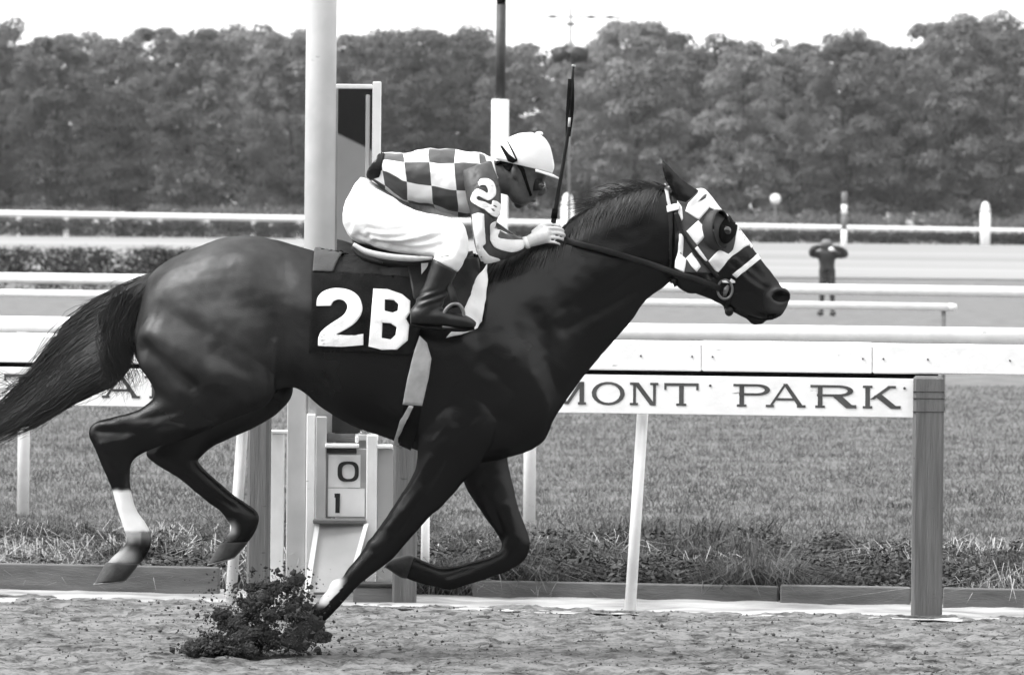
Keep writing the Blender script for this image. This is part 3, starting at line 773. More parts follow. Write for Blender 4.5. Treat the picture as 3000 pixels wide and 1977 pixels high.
colm(963, 1046, c+.06, zz(440), zz(385), .01, 'upper_panel', M['timber'], e, .001)
colm(963, 1060, c+.10, zz(380), zz(230), .01, 'dark_recess', M['dark_metal'], e, .001)
colm(1080, 1111, c, -.03, zz(385), .06, 'column', M['white_paint'], e)
colm(1112, 1160, c+.05, -.03, zz(478), .03, 'side_panel', M['pale_paint'], e)
colm(1108, 1156, c+.02, zz(474), zz(450), .08, 'top_bar', M['white_paint'], e)
colm(926, 1080, c-.04, zz(966), zz(938), .12, 'ledge', M['timber'], e)
# sloping apron below the ledge
def P4(z7x, z7y, cc):
    px, py = Z7((z7x, z7y))[0]; xx, yy = on_line(cc, px); return P(px, py, 20+yy)
def slab(name, pts, m, th=.012):
    V = [tuple(p) for p in pts]; n = len(V)
    MB().add(V+[(p[0], p[1]+th, p[2]) for p in V], [tuple(range(n)), tuple(range(2*n-1, n-1, -1))]+[(i, (i+1) % n, n+(i+1) % n, n+i) for i in range(n)]).build(name, m, e, smooth=False)
slab('apron', [P4(520, 968, 3.2), P4(835, 968, 3.2), P4(700, 1420, 2.95), P4(452, 1420, 2.95)], M['pale_paint'])
slab('apron_edge', [P4(500, 970, 3.17), P4(530, 970, 3.17), P4(464, 1415, 2.93), P4(428, 1415, 2.93)], M['white_paint'])
slab('apron_edge', [P4(822, 970, 3.17), P4(850, 970, 3.17), P4(735, 1400, 2.93), P4(700, 1400, 2.93)], M['white_paint'])
def zpoly(name, pts, holes, m, off):
    cv = lambda u, v, yy: (lambda q: (q.x, q.y+yy, q.z))(P(u, v, 20+on_line(c, u)[1]))
    MB().prism(pts, holes, off, off+.002, cv).build(name, m, e, smooth=False)
def rrect(cx, cy, rx, ry, k=3.0, n=36, rev=False):
    L = [(cx+math.copysign(abs(math.cos(t))**(2/k), math.cos(t))*rx, cy+math.copysign(abs(math.sin(t))**(2/k), math.sin(t))*ry) for t in [2*math.pi*i/n for i in range(n)]]
    return L[::-1] if rev else L
zpoly('digit', Z7(*rrect(717, 629, 70, 67)), [Z7(*rrect(719, 629, 42, 48, 2.6, 30, True))], M['digit'], -.004)
zpoly('digit', Z7((622, 772), (664, 772), (661, 900), (632, 900), (634, 800), (622, 800)), [], M['digit'], -.004)

# slim white post with cap, between the grey posts
x, y = on_line(3.1, 819)
o = empty('capped_post', (x, y, 0), 'slim white post with a flat cap between the grey posts below the belly', 'post')
z1 = zat(3.1, 819, 1267)
MB().box((x, y, z1/2-.02), (.062, .06, z1+.03), 0, .004).build('shaft', M['white_paint'], o, smooth=False)
MB().box((x+.006, y, z1+.004), (.082, .085, .014), 0, .003).build('cap', M['white_paint'], o, smooth=False)
# slim white stake and low box on the ground
x, y = on_line(3.6, 1254); z1 = zat(3.6, 1254, 1500)
o = MB().tube([(x, y, -.03), (x, y, z1)], [.022, .02], 12).build('short_stake', M['white_paint']); tag(o, 'short white stake between the forelegs', 'stake')
x, y = on_line(2.9, 1105)
o = empty('ground_box', (x, y, 0), 'low grey box with dark lid on the sand under the forelegs', 'box')
MB().box((x, y, .04), (.19, .14, .085), 0, .006).build('body', M['timber'], o, smooth=False)
MB().box((x, y-.005, .092), (.20, .15, .016), 0, .004).build('lid', M['dark_metal'], o, smooth=False)

# grandstand behind the camera (seen only in the mirror)
M['stand_dark'] = mat('grandstand_shade', .02, .9); M['stand_pale'] = mat('grandstand_concrete', .4, .9, .1, .5)

gs = empty('grandstand', (0, -70, 0), 'dark grandstand across the track, reflected in the mirror', 'building')
MB().box((0, -76, 11), (220, 10, 22), 0, .2).build('facade', M['stand_dark'], gs, smooth=False)
MB().box((0, -66, 21.5), (224, 14, .6), 0, .1).build('roof', M['stand_dark'], gs, smooth=False)
V = [(-9, -69.5, 0), (3.5, -69.5, 0), (3.5, -69.5, .4), (-9, -69.5, 6.4)]
MB().add(V+[(a, b-.4, c) for a, b, c in V], [(0, 1, 2, 3), (7, 6, 5, 4), (0, 4, 5, 1), (1, 5, 6, 2), (2, 6, 7, 3), (3, 7, 4, 0)]).build('stair_wall', M['stand_pale'], gs, smooth=False)

# thin even air over the whole place
hz = MB().box((0, 620, 29), (2600, 1560, 62)).build('haze', None, smooth=False)
hm = bpy.data.materials.new('haze_air'); hm.use_nodes = True; hn = hm.node_tree.nodes; hn.remove(hn['Principled BSDF'])
pv = hn.new('ShaderNodeVolumePrincipled'); pv.inputs['Color'].default_value = (.9, .9, .9, 1); pv.inputs['Density'].default_value = .00012
hm.node_tree.links.new(pv.outputs[0], hn['Material Output'].inputs['Volume']); hz.data.materials.append(hm)
tag(hz, 'thin pale haze over the infield and the far wood', 'haze', kind='stuff')
# ================================================================== the horse
HB = MB()
HB.loft([(428, 822, 384, 985, .05, 0), (454, 791, 402, 1055, .16, 0), (510, 753, 470, 1130, .225, 0), (587, 720, 570, 1165, .26, 0), (653, 697, 670, 1170, .275, 0),
         (730, 691, 770, 1150, .285, 0), (816, 704, 866, 1136, .285, 0), (918, 734, 942, 1194, .30, 0), (1010, 750, 1030, 1246, .315, 0), (1120, 760, 1150, 1290, .315, 0),
         (1240, 755, 1250, 1330, .295, 0), (1345, 752, 1350, 1358, .265, 0), (1440, 764, 1480, 1343, .25, 0), (1510, 745, 1585, 1300, .22, 0), (1568, 716, 1632, 1212, .18, 0),
         (1635, 690, 1722, 1088, .130, 0), (1700, 634, 1800, 998, .105, 0), (1765, 593, 1852, 938, .09, 0), (1840, 565, 1893, 880, .082, 0), (1905, 553, 1945, 842, .08, 0), (1960, 560, 1975, 815, .07, 0)], n=36, sub=4)
# head
HB.loft([(1930, 556, 1950, 790, .06, 0), (1990, 553, 1984, 832, .088, 0), (2050, 556, 2028, 856, .098, 0), (2112, 616, 2063, 870, .100, 0), (2158, 664, 2097, 884, .083, 0),
         (2198, 716, 2128, 898, .069, 0), (2229, 758, 2158, 912, .060, 0), (2264, 803, 2196, 922, .058, 0), (2292, 845, 2236, 936, .058, 0), (2306, 870, 2262, 936, .050, 0), (2310, 888, 2290, 926, .03, 0)], n=30, sub=4, exp=2.3)
HB.loft([(2120, 870, 2120, 902, .04, 0), (2165, 890, 2160, 920, .042, 0), (2200, 908, 2192, 938, .043, 0), (2232, 922, 2206, 953, .04, 0), (2248, 936, 2232, 950, .028, 0)], n=18, sub=3)
for sg in (-1, 1):
    HB.ball(P(2288, 868, 20+sg*.045), (.042, .025, .036)); HB.ball(P(2030, 800, 20+sg*.07), (.085, .035, .085))
    HB.ball(P(2085, 690, 20+sg*.085), (.06, .03, .045))
# near ear, far ear
HB.loft([(1936, 466, 1944, 467, .005, -.05), (1938, 490, 1968, 492, .014, -.052), (1949, 530, 2000, 528, .02, -.055), (1962, 558, 2028, 552, .024, -.055), (1985, 590, 2045, 572, .03, -.055), (2000, 625, 2050, 600, .03, -.05)], n=16, sub=3)
HB.loft([(1966, 508, 1976, 508, .004, .06), (1966, 525, 1996, 524, .014, .06), (1974, 548, 2024, 543, .02, .058), (1995, 575, 2048, 562, .025, .055), (2008, 610, 2052, 590, .03, .05)], n=16, sub=3)
# near hind leg
HB.loft([(450, 880, 780, 840, .06, -.17), (405, 975, 803, 980, .115, -.155), (402, 1055, 806, 1090, .125, -.15), (436, 1112, 790, 1180, .11, -.15), (452, 1160, 690, 1226, .088, -.15), (405, 1200, 560, 1280, .065, -.15),
         (335, 1219, 478, 1305, .05, -.145), (278, 1236, 432, 1322, .044, -.14), (258, 1268, 398, 1342, .042, -.14), (282, 1326, 384, 1366, .038, -.14), (305, 1382, 382, 1402, .033, -.14), (328, 1438, 385, 1438, .030, -.14),
         (347, 1506, 402, 1494, .031, -.14), (366, 1562, 437, 1548, .036, -.14), (368, 1592, 444, 1590, .037, -.14), (335, 1625, 428, 1628, .034, -.14), (310, 1652, 404, 1656, .036, -.14)], n=22, sub=4)
# far hind leg
HB.loft([(520, 900, 806, 900, .08, .15), (600, 1080, 860, 1120, .1, .14), (620, 1180, 826, 1200, .085, .14), (540, 1235, 740, 1256, .065, .13), (455, 1275, 640, 1300, .05, .13), (428, 1318, 592, 1336, .046, .13),
         (440, 1348, 582, 1354, .044, .13), (524, 1402, 642, 1412, .035, .13), (590, 1456, 688, 1450, .032, .13), (642, 1496, 716, 1470, .033, .13), (670, 1530, 756, 1500, .039, .13), (676, 1550, 756, 1540, .037, .13), (655, 1582, 738, 1574, .034, .13), (642, 1596, 722, 1592, .036, .13)], n=22, sub=4)
# near fore leg
HB.loft([(1235, 1080, 1480, 1080, .07, -.16), (1225, 1220, 1470, 1230, .105, -.15), (1222, 1330, 1405, 1362, .085, -.14), (1212, 1384, 1358, 1412, .072, -.135), (1175, 1446, 1306, 1472, .057, -.13), (1133, 1510, 1252, 1522, .049, -.13), (1082, 1582, 1193, 1588, .045, -.13),
         (1053, 1625, 1156, 1630, .044, -.13), (1016, 1667, 1108, 1670, .038, -.13), (996, 1698, 1062, 1704, .032, -.13), (966, 1722, 1028, 1740, .035, -.13), (932, 1758, 988, 1784, .034, -.13), (896, 1792, 948, 1824, .036, -.13)], n=22, sub=4)
# far fore leg
HB.loft([(1330, 1200, 1500, 1210, .08, .15), (1335, 1330, 1487, 1335, .075, .14), (1359, 1416, 1502, 1412, .06, .13), (1402, 1488, 1518, 1480, .05, .12), (1446, 1550, 1540, 1542, .045, .12), (1468, 1590, 1553, 1594, .044, .12), (1462, 1612, 1538, 1640, .04, .12),
         (1424, 1632, 1484, 1674, .034, .12), (1386, 1643, 1428, 1694, .031, .12), (1330, 1656, 1366, 1714, .031, .12), (1290, 1660, 1322, 1728, .037, .12), (1258, 1648, 1270, 1718, .035, .12), (1228, 1634, 1222, 1706, .033, .12), (1206, 1626, 1186, 1692, .035, .12)], n=22, sub=4)
# joints and tendons
for c_, r_ in [((1108, 1606, -.13), .052), ((1512, 1606, .12), .05), ((992, 1722, -.13), .040), ((1300, 1694, .12), .040), ((406, 1582, -.14), .042), ((716, 1524, .13), .042), ((330, 1276, -.14), .052), ((508, 1330, .13), .05)]:
    HB.ball(P(c_[0], c_[1], 20+c_[2]), (r_, r_*.86, r_))
hme, HV, HE = remesh(HB, .0068, 5)
# muscle relief: ridges and hollows named by where they lie on the photographed side
HN = vnormals(hme); hx, hy = npix(HV)
def seg_g(x1, y1, x2, y2, w):
    dx, dy = x2-x1, y2-y1; t = np.clip(((hx-x1)*dx+(hy-y1)*dy)/(dx*dx+dy*dy), 0, 1)
    return np.exp(-(((hx-x1-t*dx)**2+(hy-y1-t*dy)**2)/(w*w)))
side = np.clip(np.abs(HN[:, 1])*1.6, 0, 1)
disp = np.zeros(len(HV))
for a in [(440, 975, 640, 1095, 34, .016), (640, 1095, 770, 1135, 40, .012), (430, 1020, 560, 1135, 20, -.016), (415, 1075, 520, 1160, 22, .008), (812, 790, 826, 960, 55, -.020), (640, 870, 700, 900, 55, -.012), (700, 1000, 760, 1060, 60, .010),
          (806, 1010, 800, 1150, 12, .008), (836, 1010, 840, 1120, 22, -.008), (560, 800, 700, 780, 80, .010), (460, 940, 520, 960, 26, -.006),
          (1490, 860, 1515, 990, 22, -.007), (1440, 850, 1460, 1010, 50, .012), (1330, 1040, 1400, 1140, 70, .016), (1250, 1120, 1270, 1260, 24, -.010), (1560, 930, 1590, 1020, 30, -.008), (1530, 1080, 1570, 1180, 55, .012), (1420, 1180, 1500, 1240, 18, -.010),
          (1290, 1240, 1400, 1270, 50, .010), (1490, 1290, 1560, 1230, 30, .012), (1640, 860, 1760, 780, 60, .010), (1660, 960, 1860, 850, 20, -.009), (1700, 900, 1860, 790, 16, -.006),
          (1990, 700, 2000, 800, 12, .006), (2100, 760, 2220, 850, 10, .005), (2110, 790, 2160, 850, 22, -.008), (2190, 770, 2250, 850, 16, -.005),
          (2080, 720, 2140, 740, 14, -.006), (2215, 925, 2275, 930, 6, -.005), (2260, 905, 2290, 915, 9, .003),
          (290, 1262, 420, 1270, 9, -.006), (300, 1245, 430, 1236, 10, .005), (300, 1300, 380, 1290, 9, .004), (1100, 1500, 1190, 1420, 10, -.004), (1140, 1540, 1240, 1440, 14, .005), (1450, 1500, 1470, 1580, 9, -.005), (1490, 1480, 1510, 1570, 9, .004),
          (1000, 960, 1010, 1120, 18, -.003), (1060, 960, 1070, 1140, 18, -.003), (1120, 960, 1130, 1160, 18, -.003)]:
    disp += 1.25*a[5]*seg_g(*a[:4], a[4]*1.2)*side
for a in [(1300, 1345, 1165, 1560, 12, -.006), (1330, 1380, 1190, 1570, 10, .005), (1260, 1340, 1150, 1500, 10, .005), (1095, 1640, 1030, 1710, 7, -.005), (1115, 1648, 1050, 1715, 6, .003), (1410, 1420, 1480, 1570, 9, -.005), (1380, 1668, 1310, 1690, 6, -.004), (540, 1395, 690, 1490, 7, -.005), (470, 1270, 620, 1240, 12, .006),
          (360, 1245, 520, 1205, 12, -.007), (380, 1275, 560, 1250, 14, .007), (330, 1400, 356, 1540, 6, -.004), (300, 1300, 330, 1400, 8, .004),
          (1560, 760, 1640, 900, 26, -.006), (1600, 740, 1780, 660, 40, .007), (1720, 700, 1900, 620, 30, .005), (1380, 830, 1400, 1000, 26, -.007), (1330, 860, 1350, 1010, 40, .008), (1420, 1060, 1520, 1150, 22, -.008), (1350, 1160, 1470, 1200, 26, .008), (1300, 1110, 1330, 1230, 22, -.008),
          (1560, 1100, 1600, 1200, 20, .008), (1600, 1060, 1640, 1150, 16, -.006), (1500, 1270, 1580, 1260, 18, -.006), (1310, 1300, 1380, 1340, 26, .006),
          (480, 850, 620, 830, 36, .006), (540, 900, 640, 960, 30, .006), (480, 900, 600, 980, 20, -.005), (650, 950, 770, 1010, 26, -.006), (620, 1040, 720, 1090, 18, -.006), (560, 1080, 700, 1160, 22, .008), (730, 760, 790, 850, 34, .008), (860, 760, 900, 900, 34, .006),
          (1000, 1060, 1200, 1230, 9, .003), (940, 1120, 1130, 1240, 26, -.006), (2040, 780, 2080, 830, 14, .004), (2070, 820, 2150, 868, 6, .004), (2150, 760, 2240, 830, 8, .004), (2200, 850, 2260, 900, 12, -.004)]:
    disp += a[5]*seg_g(*a[:5])*side
# veins standing out on the sweating coat
for V_ in [[(1340, 1120), (1300, 1180), (1310, 1240), (1270, 1290)], [(1520, 1000), (1490, 1080), (1520, 1140), (1480, 1200)], [(1400, 1230), (1330, 1300), (1290, 1400), (1230, 1480), (1180, 1560)], [(560, 1150), (620, 1120), (680, 1130)], [(420, 1260), (480, 1240), (540, 1250)], [(2060, 830), (2110, 800), (2140, 790)], [(2170, 800), (2200, 830), (2240, 850)], [(1450, 1460), (1490, 1530), (1510, 1580)], [(1100, 1180), (1160, 1220), (1230, 1230)], [(640, 1230), (560, 1260), (470, 1290)]]:
    q_ = catmull(np.array(V_, float), 4); g_ = np.zeros(len(HV))
    for (x1, y1), (x2, y2) in zip(q_[:-1], q_[1:]): g_ = np.maximum(g_, seg_g(x1, y1, x2, y2, 4.5))
    disp += .0028*g_*side
disp += .0022*np.array([noise.noise(Vector((p[0]*16, p[1]*16, p[2]*13)))+.6*noise.noise(Vector((p[0]*34, p[1]*30, p[2]*30))) for p in HV])
g = np.exp(-(((hx-2290)/23)**2+((hy-868)/16)**2)**1.5)            # nostril
disp = disp-.030*g*(np.abs(HN[:, 1]) > .2)+.006*np.exp(-((np.sqrt(((hx-2288)/30)**2+((hy-868)/23)**2)-1)/.25)**2)*side
g = np.exp(-(((hx-1965)/10)**2+((hy-535)/36)**2))*(HV[:, 1] < -.03); disp -= .008*g   # hollow of the ear
HV = HV+HN*disp[:, None]; HV = laplace(HV, HE, 1); set_co(hme, HV)
horse = empty('horse', (0, 0, 0), 'dark glossy racehorse at full gallop with checkered hood and number cloth', 'horse')
# coat tone: rump light and low-down shade painted in, darker forward, as a point attribute
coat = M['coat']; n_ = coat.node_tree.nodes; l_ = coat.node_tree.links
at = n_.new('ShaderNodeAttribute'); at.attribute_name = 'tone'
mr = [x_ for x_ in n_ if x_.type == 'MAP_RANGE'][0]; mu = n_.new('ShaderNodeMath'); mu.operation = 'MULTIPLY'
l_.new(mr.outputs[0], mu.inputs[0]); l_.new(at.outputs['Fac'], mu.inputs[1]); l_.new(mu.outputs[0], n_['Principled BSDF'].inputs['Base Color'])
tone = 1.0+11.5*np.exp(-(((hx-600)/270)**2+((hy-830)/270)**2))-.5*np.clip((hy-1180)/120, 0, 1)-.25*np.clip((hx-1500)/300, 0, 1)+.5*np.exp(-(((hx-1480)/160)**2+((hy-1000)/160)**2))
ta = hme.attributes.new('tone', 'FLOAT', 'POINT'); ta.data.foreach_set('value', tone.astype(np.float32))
# white socks and dusty pasterns
near = HV[:, 1] < -.02; jig = np.array([noise.noise(Vector((p[0]*40, p[1]*40, p[2]*40))) for p in HV])
def box_s(x0, x1, y0, y1, f=6.0):
    q = jig*5; sg = lambda v: 1/(1+np.exp(-np.clip(v, -30, 30)))
    return sg((hx-x0)/f)*sg((x1-hx)/f)*sg((hy+q-y0)/f)*sg((y1-hy-q)/f)
wh = np.zeros(len(HV))
wh = np.maximum(wh, .72*box_s(300, 470, 1438, 1556, 2.0)*near); wh = np.maximum(wh, .26*box_s(300, 470, 1550, 1580)*near*(.6+.8*(hx < 415)))
wh = np.maximum(wh, .30*box_s(285, 396, 1612, 1652)*near)
wh = np.maximum(wh, .70*box_s(930, 1000-0, 1688, 1770, 4)*near*(((hx-1004)*.75+(hy-1712)*.66) < 4)); wh = np.maximum(wh, .30*box_s(652, 690, 1532, 1568, 4)*(~near))
wh = np.maximum(wh, .10*np.exp(-(((hx-2290)/40)**2+((hy-880)/40)**2))*.5)
wa = hme.attributes.new('white', 'FLOAT', 'POINT'); wa.data.foreach_set('value', wh.astype(np.float32))
aw = n_.new('ShaderNodeAttribute'); aw.attribute_name = 'white'; mx_ = n_.new('ShaderNodeMath'); mx_.operation = 'MAXIMUM'
l_.new(mu.outputs[0], mx_.inputs[0]); l_.new(aw.outputs['Fac'], mx_.inputs[1]); l_.new(mx_.outputs[0], n_['Principled BSDF'].inputs['Base Color'])
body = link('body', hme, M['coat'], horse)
HBVH = bvh_of(hme)
MUZ = [(2288+27*math.cos(t), 868+17*math.sin(t)+.0*t) for t in [2*math.pi*i/20 for i in range(20)]]
drape('nostril', MUZ, HBVH, M['black'], horse, .0015, .001, both=True, L=5)
drape('mouth_line', [(2192, 921), (2225, 932), (2262, 934), (2276, 930), (2276, 934), (2262, 939), (2224, 937), (2190, 926)], HBVH, M['black'], horse, .0012, .001, both=True, L=5)
def hoof(st, label=None):
    st = [(a, b, c, d, w+.004, y) for a, b, c, d, w, y in st]
    o = MB().loft(st, n=20, sub=3, exp=2.3).build('hoof', M['hoof'], horse)
    (a, b, c, d, w, y), (a0, b0, c0_, d0, _, _) = st[-1], st[-2]; ux, uy = (a-a0+c-c0_)/2, (b-b0+d-d0)/2; k_ = 6/max(math.hypot(ux, uy), 1e-3)
    MB().loft([(a+ux*k_*.1, b+uy*k_*.1, c+ux*k_*.1, d+uy*k_*.1, w+.001, y), (a+ux*k_, b+uy*k_, c+ux*k_, d+uy*k_, w, y)], n=20, sub=1, exp=2.3).build('horseshoe', M['metal'], o)
    return o
hoof([(312, 1646, 408, 1650, .038, -.14), (302, 1662, 398, 1664, .043, -.14), (280, 1702, 374, 1694, .050, -.14), (276, 1707, 370, 1699, .048, -.14)])
hoof([(646, 1588, 728, 1586, .037, .13), (632, 1612, 716, 1602, .042, .13), (612, 1646, 696, 1624, .048, .13), (609, 1651, 692, 1629, .046, .13)])
hoof([(900, 1784, 956, 1820, .038, -.13), (868, 1812, 934, 1850, .044, -.13), (815, 1868, 900, 1904, .052, -.13), (808, 1880, 896, 1912, .05, -.13)])
hoof([(1214, 1628, 1192, 1694, .036, .12), (1194, 1624, 1172, 1690, .04, .12), (1150, 1636, 1136, 1666, .044, .12), (1143, 1640, 1130, 1663, .04, .12)])
# eye
for sg in (-1, 1): MB().ball(P(2128, 676, 20+sg*.096), (.020, .014, .018)).build('eye', M['eye'], horse)

# tail: a core and loose strands
def strands(name, gen, n, m, parent, k=5):
    mb = MB()
    for i in range(n):
        pts, r = gen(i); mb.tube(pts, [r*.7, r, r*.9, r*.6, r*.15][:len(pts)] if len(pts) == 5 else r, 3, 3, caps=False)
    return mb.build(name, m, parent, fix=False)
TS0 = 1
TS = [(448, 796, 420, 860, .035), (412, 812, 392, 985, .075), (350, 842, 385, 1060, .085), (285, 880, 335, 1118, .085), (215, 935, 262, 1150, .075), (150, 1010, 196, 1186, .06), (95, 1095, 128, 1232, .05), (0, 1180, 10, 1284, .036), (-110, 1270, -100, 1338, .022), (-230, 1350, -224, 1380, .006)]
tcore = MB().loft([(a+(c-a)*.20, b+(e-b)*.20, c-(c-a)*.16, e-(e-b)*.16, w*.6, 0) for a, b, c, e, w in TS], n=16, sub=4)
tme, TVv, TE = remesh(tcore, .012, 2)
tl = link('tail', tme, M['hair'], horse)
TSA = np.array(TS)
def tail_strand(i):
    r = random.Random(i); u = r.random(); ph = r.uniform(-1, 1); side_ = r.choice((-1, -1, 1))
    s0 = r.uniform(0, .25)*9; s1 = min(9, s0+r.uniform(3.2, 7)); pts = []
    loose = r.random()
    for k in range(5):
        s = s0+(s1-s0)*k/4; A = [np.interp(s, range(10), TSA[:, j]) for j in range(5)]
        uu = min(max(u+ph*.05*k+.02*math.sin(k*1.3+ph*9), -.03), 1.03); uu2 = u if k == 0 else uu
        px, py = A[0]+(A[2]-A[0])*uu2, A[1]+(A[3]-A[1])*uu2; w = A[4]*math.sqrt(max(0, 1-(2*uu2-1)**2))
        if loose > .70: py += r.uniform(-20, 24)*k/3; px += r.uniform(-26, 18)*k/3
        pts.append(P(px, py, 20+side_*(w*1.0+.004)))
    return pts, r.choice((.001, .0013, .0017, .0026))
strands('tail_strands', tail_strand, 2300, M['hair'], tl)
def tail_wisp(i):
    r = random.Random(900+i)
    if i % 3:      # loose loops beside the buttock
        x0, y0 = r.uniform(330, 420), r.uniform(830, 900); pts = [(x0, y0), (x0-r.uniform(10, 50), y0+70), (x0-r.uniform(20, 60), y0+r.uniform(120, 170)), (x0-r.uniform(-20, 40), y0+r.uniform(200, 240)), (x0+r.uniform(-70, 10), y0+r.uniform(250, 300))]
    else:          # thin trailing ends at the left
        y0 = r.uniform(1090, 1230); pts = [(150, y0-25), (100, y0+r.uniform(-18, 18)), (50, y0+r.uniform(-14, 30)), (0, y0+r.uniform(-10, 40)), (-60, y0+r.uniform(0, 60))]
    return [P(a, b, 20-.075-r.uniform(0, .03) if i % 3 else 20+r.uniform(-.05, .05)) for a, b in pts], r.uniform(.0007, .0018)
strands('loose_strands', tail_wisp, 260, M['hair'], tl)

# mane: locks along the crest, blown back
CREST = [(1478, 752), (1560, 716), (1640, 686), (1700, 632), (1765, 590), (1840, 562), (1905, 549), (1950, 545)]
CA = catmull(np.array(CREST, float), 12)
def mane(i):
    r = random.Random(2000+i); q = CA[int(r.random()**.8*(len(CA)-1))]; near = r.random() < .74 or q[0] < 1730; L = r.uniform(40, 135)
    px, py = q[0]+r.uniform(-6, 6), q[1]+r.uniform(-2, 8)
    if near:
        lx = -L*r.uniform(.25, .75); ly = L*r.uniform(.5, 1.0); pts = []
        for k in range(5):
            t = k/4; pxx, pyy = px+lx*t, py-9*math.sin(t*2.4)+ly*t**1.4
            d0 = P(pxx, pyy, 20); dr = (d0-CAM).normalized(); h = HBVH.ray_cast(CAM+dr*18, dr, 4)
            pts.append((h[0]+h[1]*(.004+.006*r.random())) if h[0] is not None else P(pxx, pyy, 20+r.uniform(-.03, .02)))
    else:
        lx = -L*r.uniform(.4, .9); ly = -L*r.uniform(-.1, .30); yc = r.uniform(-.03, .03)
        pts = [P(px+lx*t, py+ly*math.sin(t*1.9)+(L*.16*t*t), 20+yc) for t in (0, .25, .5, .75, 1)]
    return pts, r.choice((.001, .0013, .0017, .0024))
strands('mane', mane, 1500, M['hair'], horse)

# ------------------------------------------------------------------ hood, bridle, reins
Z3 = zoom(1850, 450, .3189)
hood = empty('blinker_hood', P(2060, 700, 20), 'checkered dark and white racing hood with blinker cup on the horse head', 'hood')
drape('hood_cloth', Z3((630, 330), (690, 332), (740, 405), (930, 615), (1000, 698), (1098, 832), (1020, 872), (880, 985), (775, 1098), (640, 1095), (480, 1092), (408, 1050), (430, 900), (442, 700), (404, 545), (428, 430), (500, 448), (560, 400)), HBVH, M['hood_dark'], hood, .004, .003, both=True)
WP = [Z3((500, 520), (520, 455), (560, 415), (635, 332), (690, 334), (735, 402), (712, 500), (665, 560), (620, 612), (560, 575), (495, 532)),
      Z3((690, 345), (745, 412), (930, 617), (1000, 700), (1097, 832), (1020, 870), (880, 982), (795, 1090), (768, 1086), (705, 985), (800, 885), (885, 925), (930, 880), (948, 790), (955, 720), (935, 650), (885, 590), (820, 565), (712, 505)),
      Z3((505, 715), (612, 618), (672, 680), (687, 750), (605, 842)), Z3((608, 850), (700, 978), (680, 996), (583, 872)), Z3((500, 968), (555, 908), (632, 1040), (600, 1087), (545, 1030)),
      Z3((440, 745), (478, 738), (472, 940), (503, 975), (485, 1092), (410, 1052), (415, 990), (434, 900)), Z3((430, 430), (465, 495), (478, 600), (464, 622), (432, 545))]
for w in WP: drape('white_check', w, HBVH, M['white_cloth'], hood, .0075, .002, both=True)
drape('hood_seam', Z3((600, 448), (655, 395), (680, 385), (672, 420), (640, 440)), HBVH, M['hood_dark'], hood, .0095, .001)
# blinker cup: the rear half of an egg, open towards the nose
M['cup'] = mat('blinker_cup_cloth', .022, .6, .2, 20, .2, 200)
for sg in (-1, 1):
    c0 = np.array(P(2100, 674, 20+sg*.088)); nn = np.array([.80, sg*.58, .10]); nn /= np.linalg.norm(nn)
    u_ = np.cross(nn, [0, 0, 1.0]); u_ /= np.linalg.norm(u_); v_ = np.cross(u_, nn); R = []
    for i in range(13):
        a = math.radians(4+108*i/12); R.append([c0+np.array([.064, .062, .083])*(-nn*math.cos(a)+math.sin(a)*(u_*math.cos(t)+v_*math.sin(t))) for t in [2*math.pi*j/28 for j in range(28)]])
    mb = MB().rings(R, caps=False); mb.f.append(tuple(range(28)))
    o = mb.build('blinker_cup', M['cup'], hood); s_ = o.modifiers.new('t', 'SOLIDIFY'); s_.thickness = .004
    MB().rings([[c0+(np.array(p)-c0)*.94 for p in r_] for r_ in R], caps=False).build('cup_inner_shade', M['black'], o)  # black inner shell paints the shade inside the cup
    MB().tube(R[-1]+[R[-1][0]], .0035, 8).build('cup_rim', M['leather'], o)
drape('eye_shade_patch', [(2130+25*math.cos(t)-6*math.sin(t), 674+38*math.sin(t)) for t in [2*math.pi*i/24 for i in range(24)]], HBVH, M['black'], hood, .010, .002, both=True, L=7)  # black patch over the hood cloth, painted shade within the cup mouth
MB().loft([(2040, 553, 2044, 585, .022, 0), (2062, 553, 2060, 590, .03, 0), (2082, 572, 2070, 605, .036, 0), (2114, 613, 2098, 640, .036, 0), (2146, 646, 2132, 672, .034, 0), (2172, 676, 2158, 700, .032, 0), (2200, 712, 2184, 733, .03, 0), (2205, 720, 2192, 740, .028, 0)], n=18, sub=4).build('white_ridge', M['white_cloth'], hood)
br = empty('bridle', P(2090, 800, 20), 'dark leather bridle with white noseband, bit and reins', 'bridle')
drape('throat_strap', Z3((338, 530), (384, 530), (388, 700), (380, 900), (378, 1060), (346, 1050), (346, 900), (350, 700)), HBVH, M['leather'], br, .010, .004, both=True)
drape('crown_strap', Z3((284, 288), (322, 290), (350, 390), (374, 490), (340, 495), (316, 390)), HBVH, M['pale_paint'], br, .011, .004, both=True)
drape('browband', Z3((328, 490), (436, 466), (446, 520), (335, 548)), HBVH, M['white_cloth'], br, .014, .004, both=True)
drape('cheek_strap', Z3((398, 548), (432, 545), (470, 690), (520, 790), (620, 920), (770, 1085), (800, 1135), (752, 1130), (640, 990), (520, 830), (440, 710)), HBVH, M['leather'], br, .012, .004, both=True)
drape('noseband', Z3((928, 1106), (1165, 916), (1194, 960), (966, 1138)), HBVH, M['white_cloth'], br, .006, .005, both=True)
drape('noseband_tie', Z3((820, 1165), (900, 1160), (915, 1140), (950, 1158), (955, 1175), (905, 1188), (828, 1182)), HBVH, M['white_cloth'], br, .012, .004)
drape('chin_strap', Z3((900, 1180), (930, 1180), (918, 1300), (890, 1440), (880, 1500), (850, 1490), (870, 1380), (890, 1280)), HBVH, M['leather'], br, .008, .005, both=True)
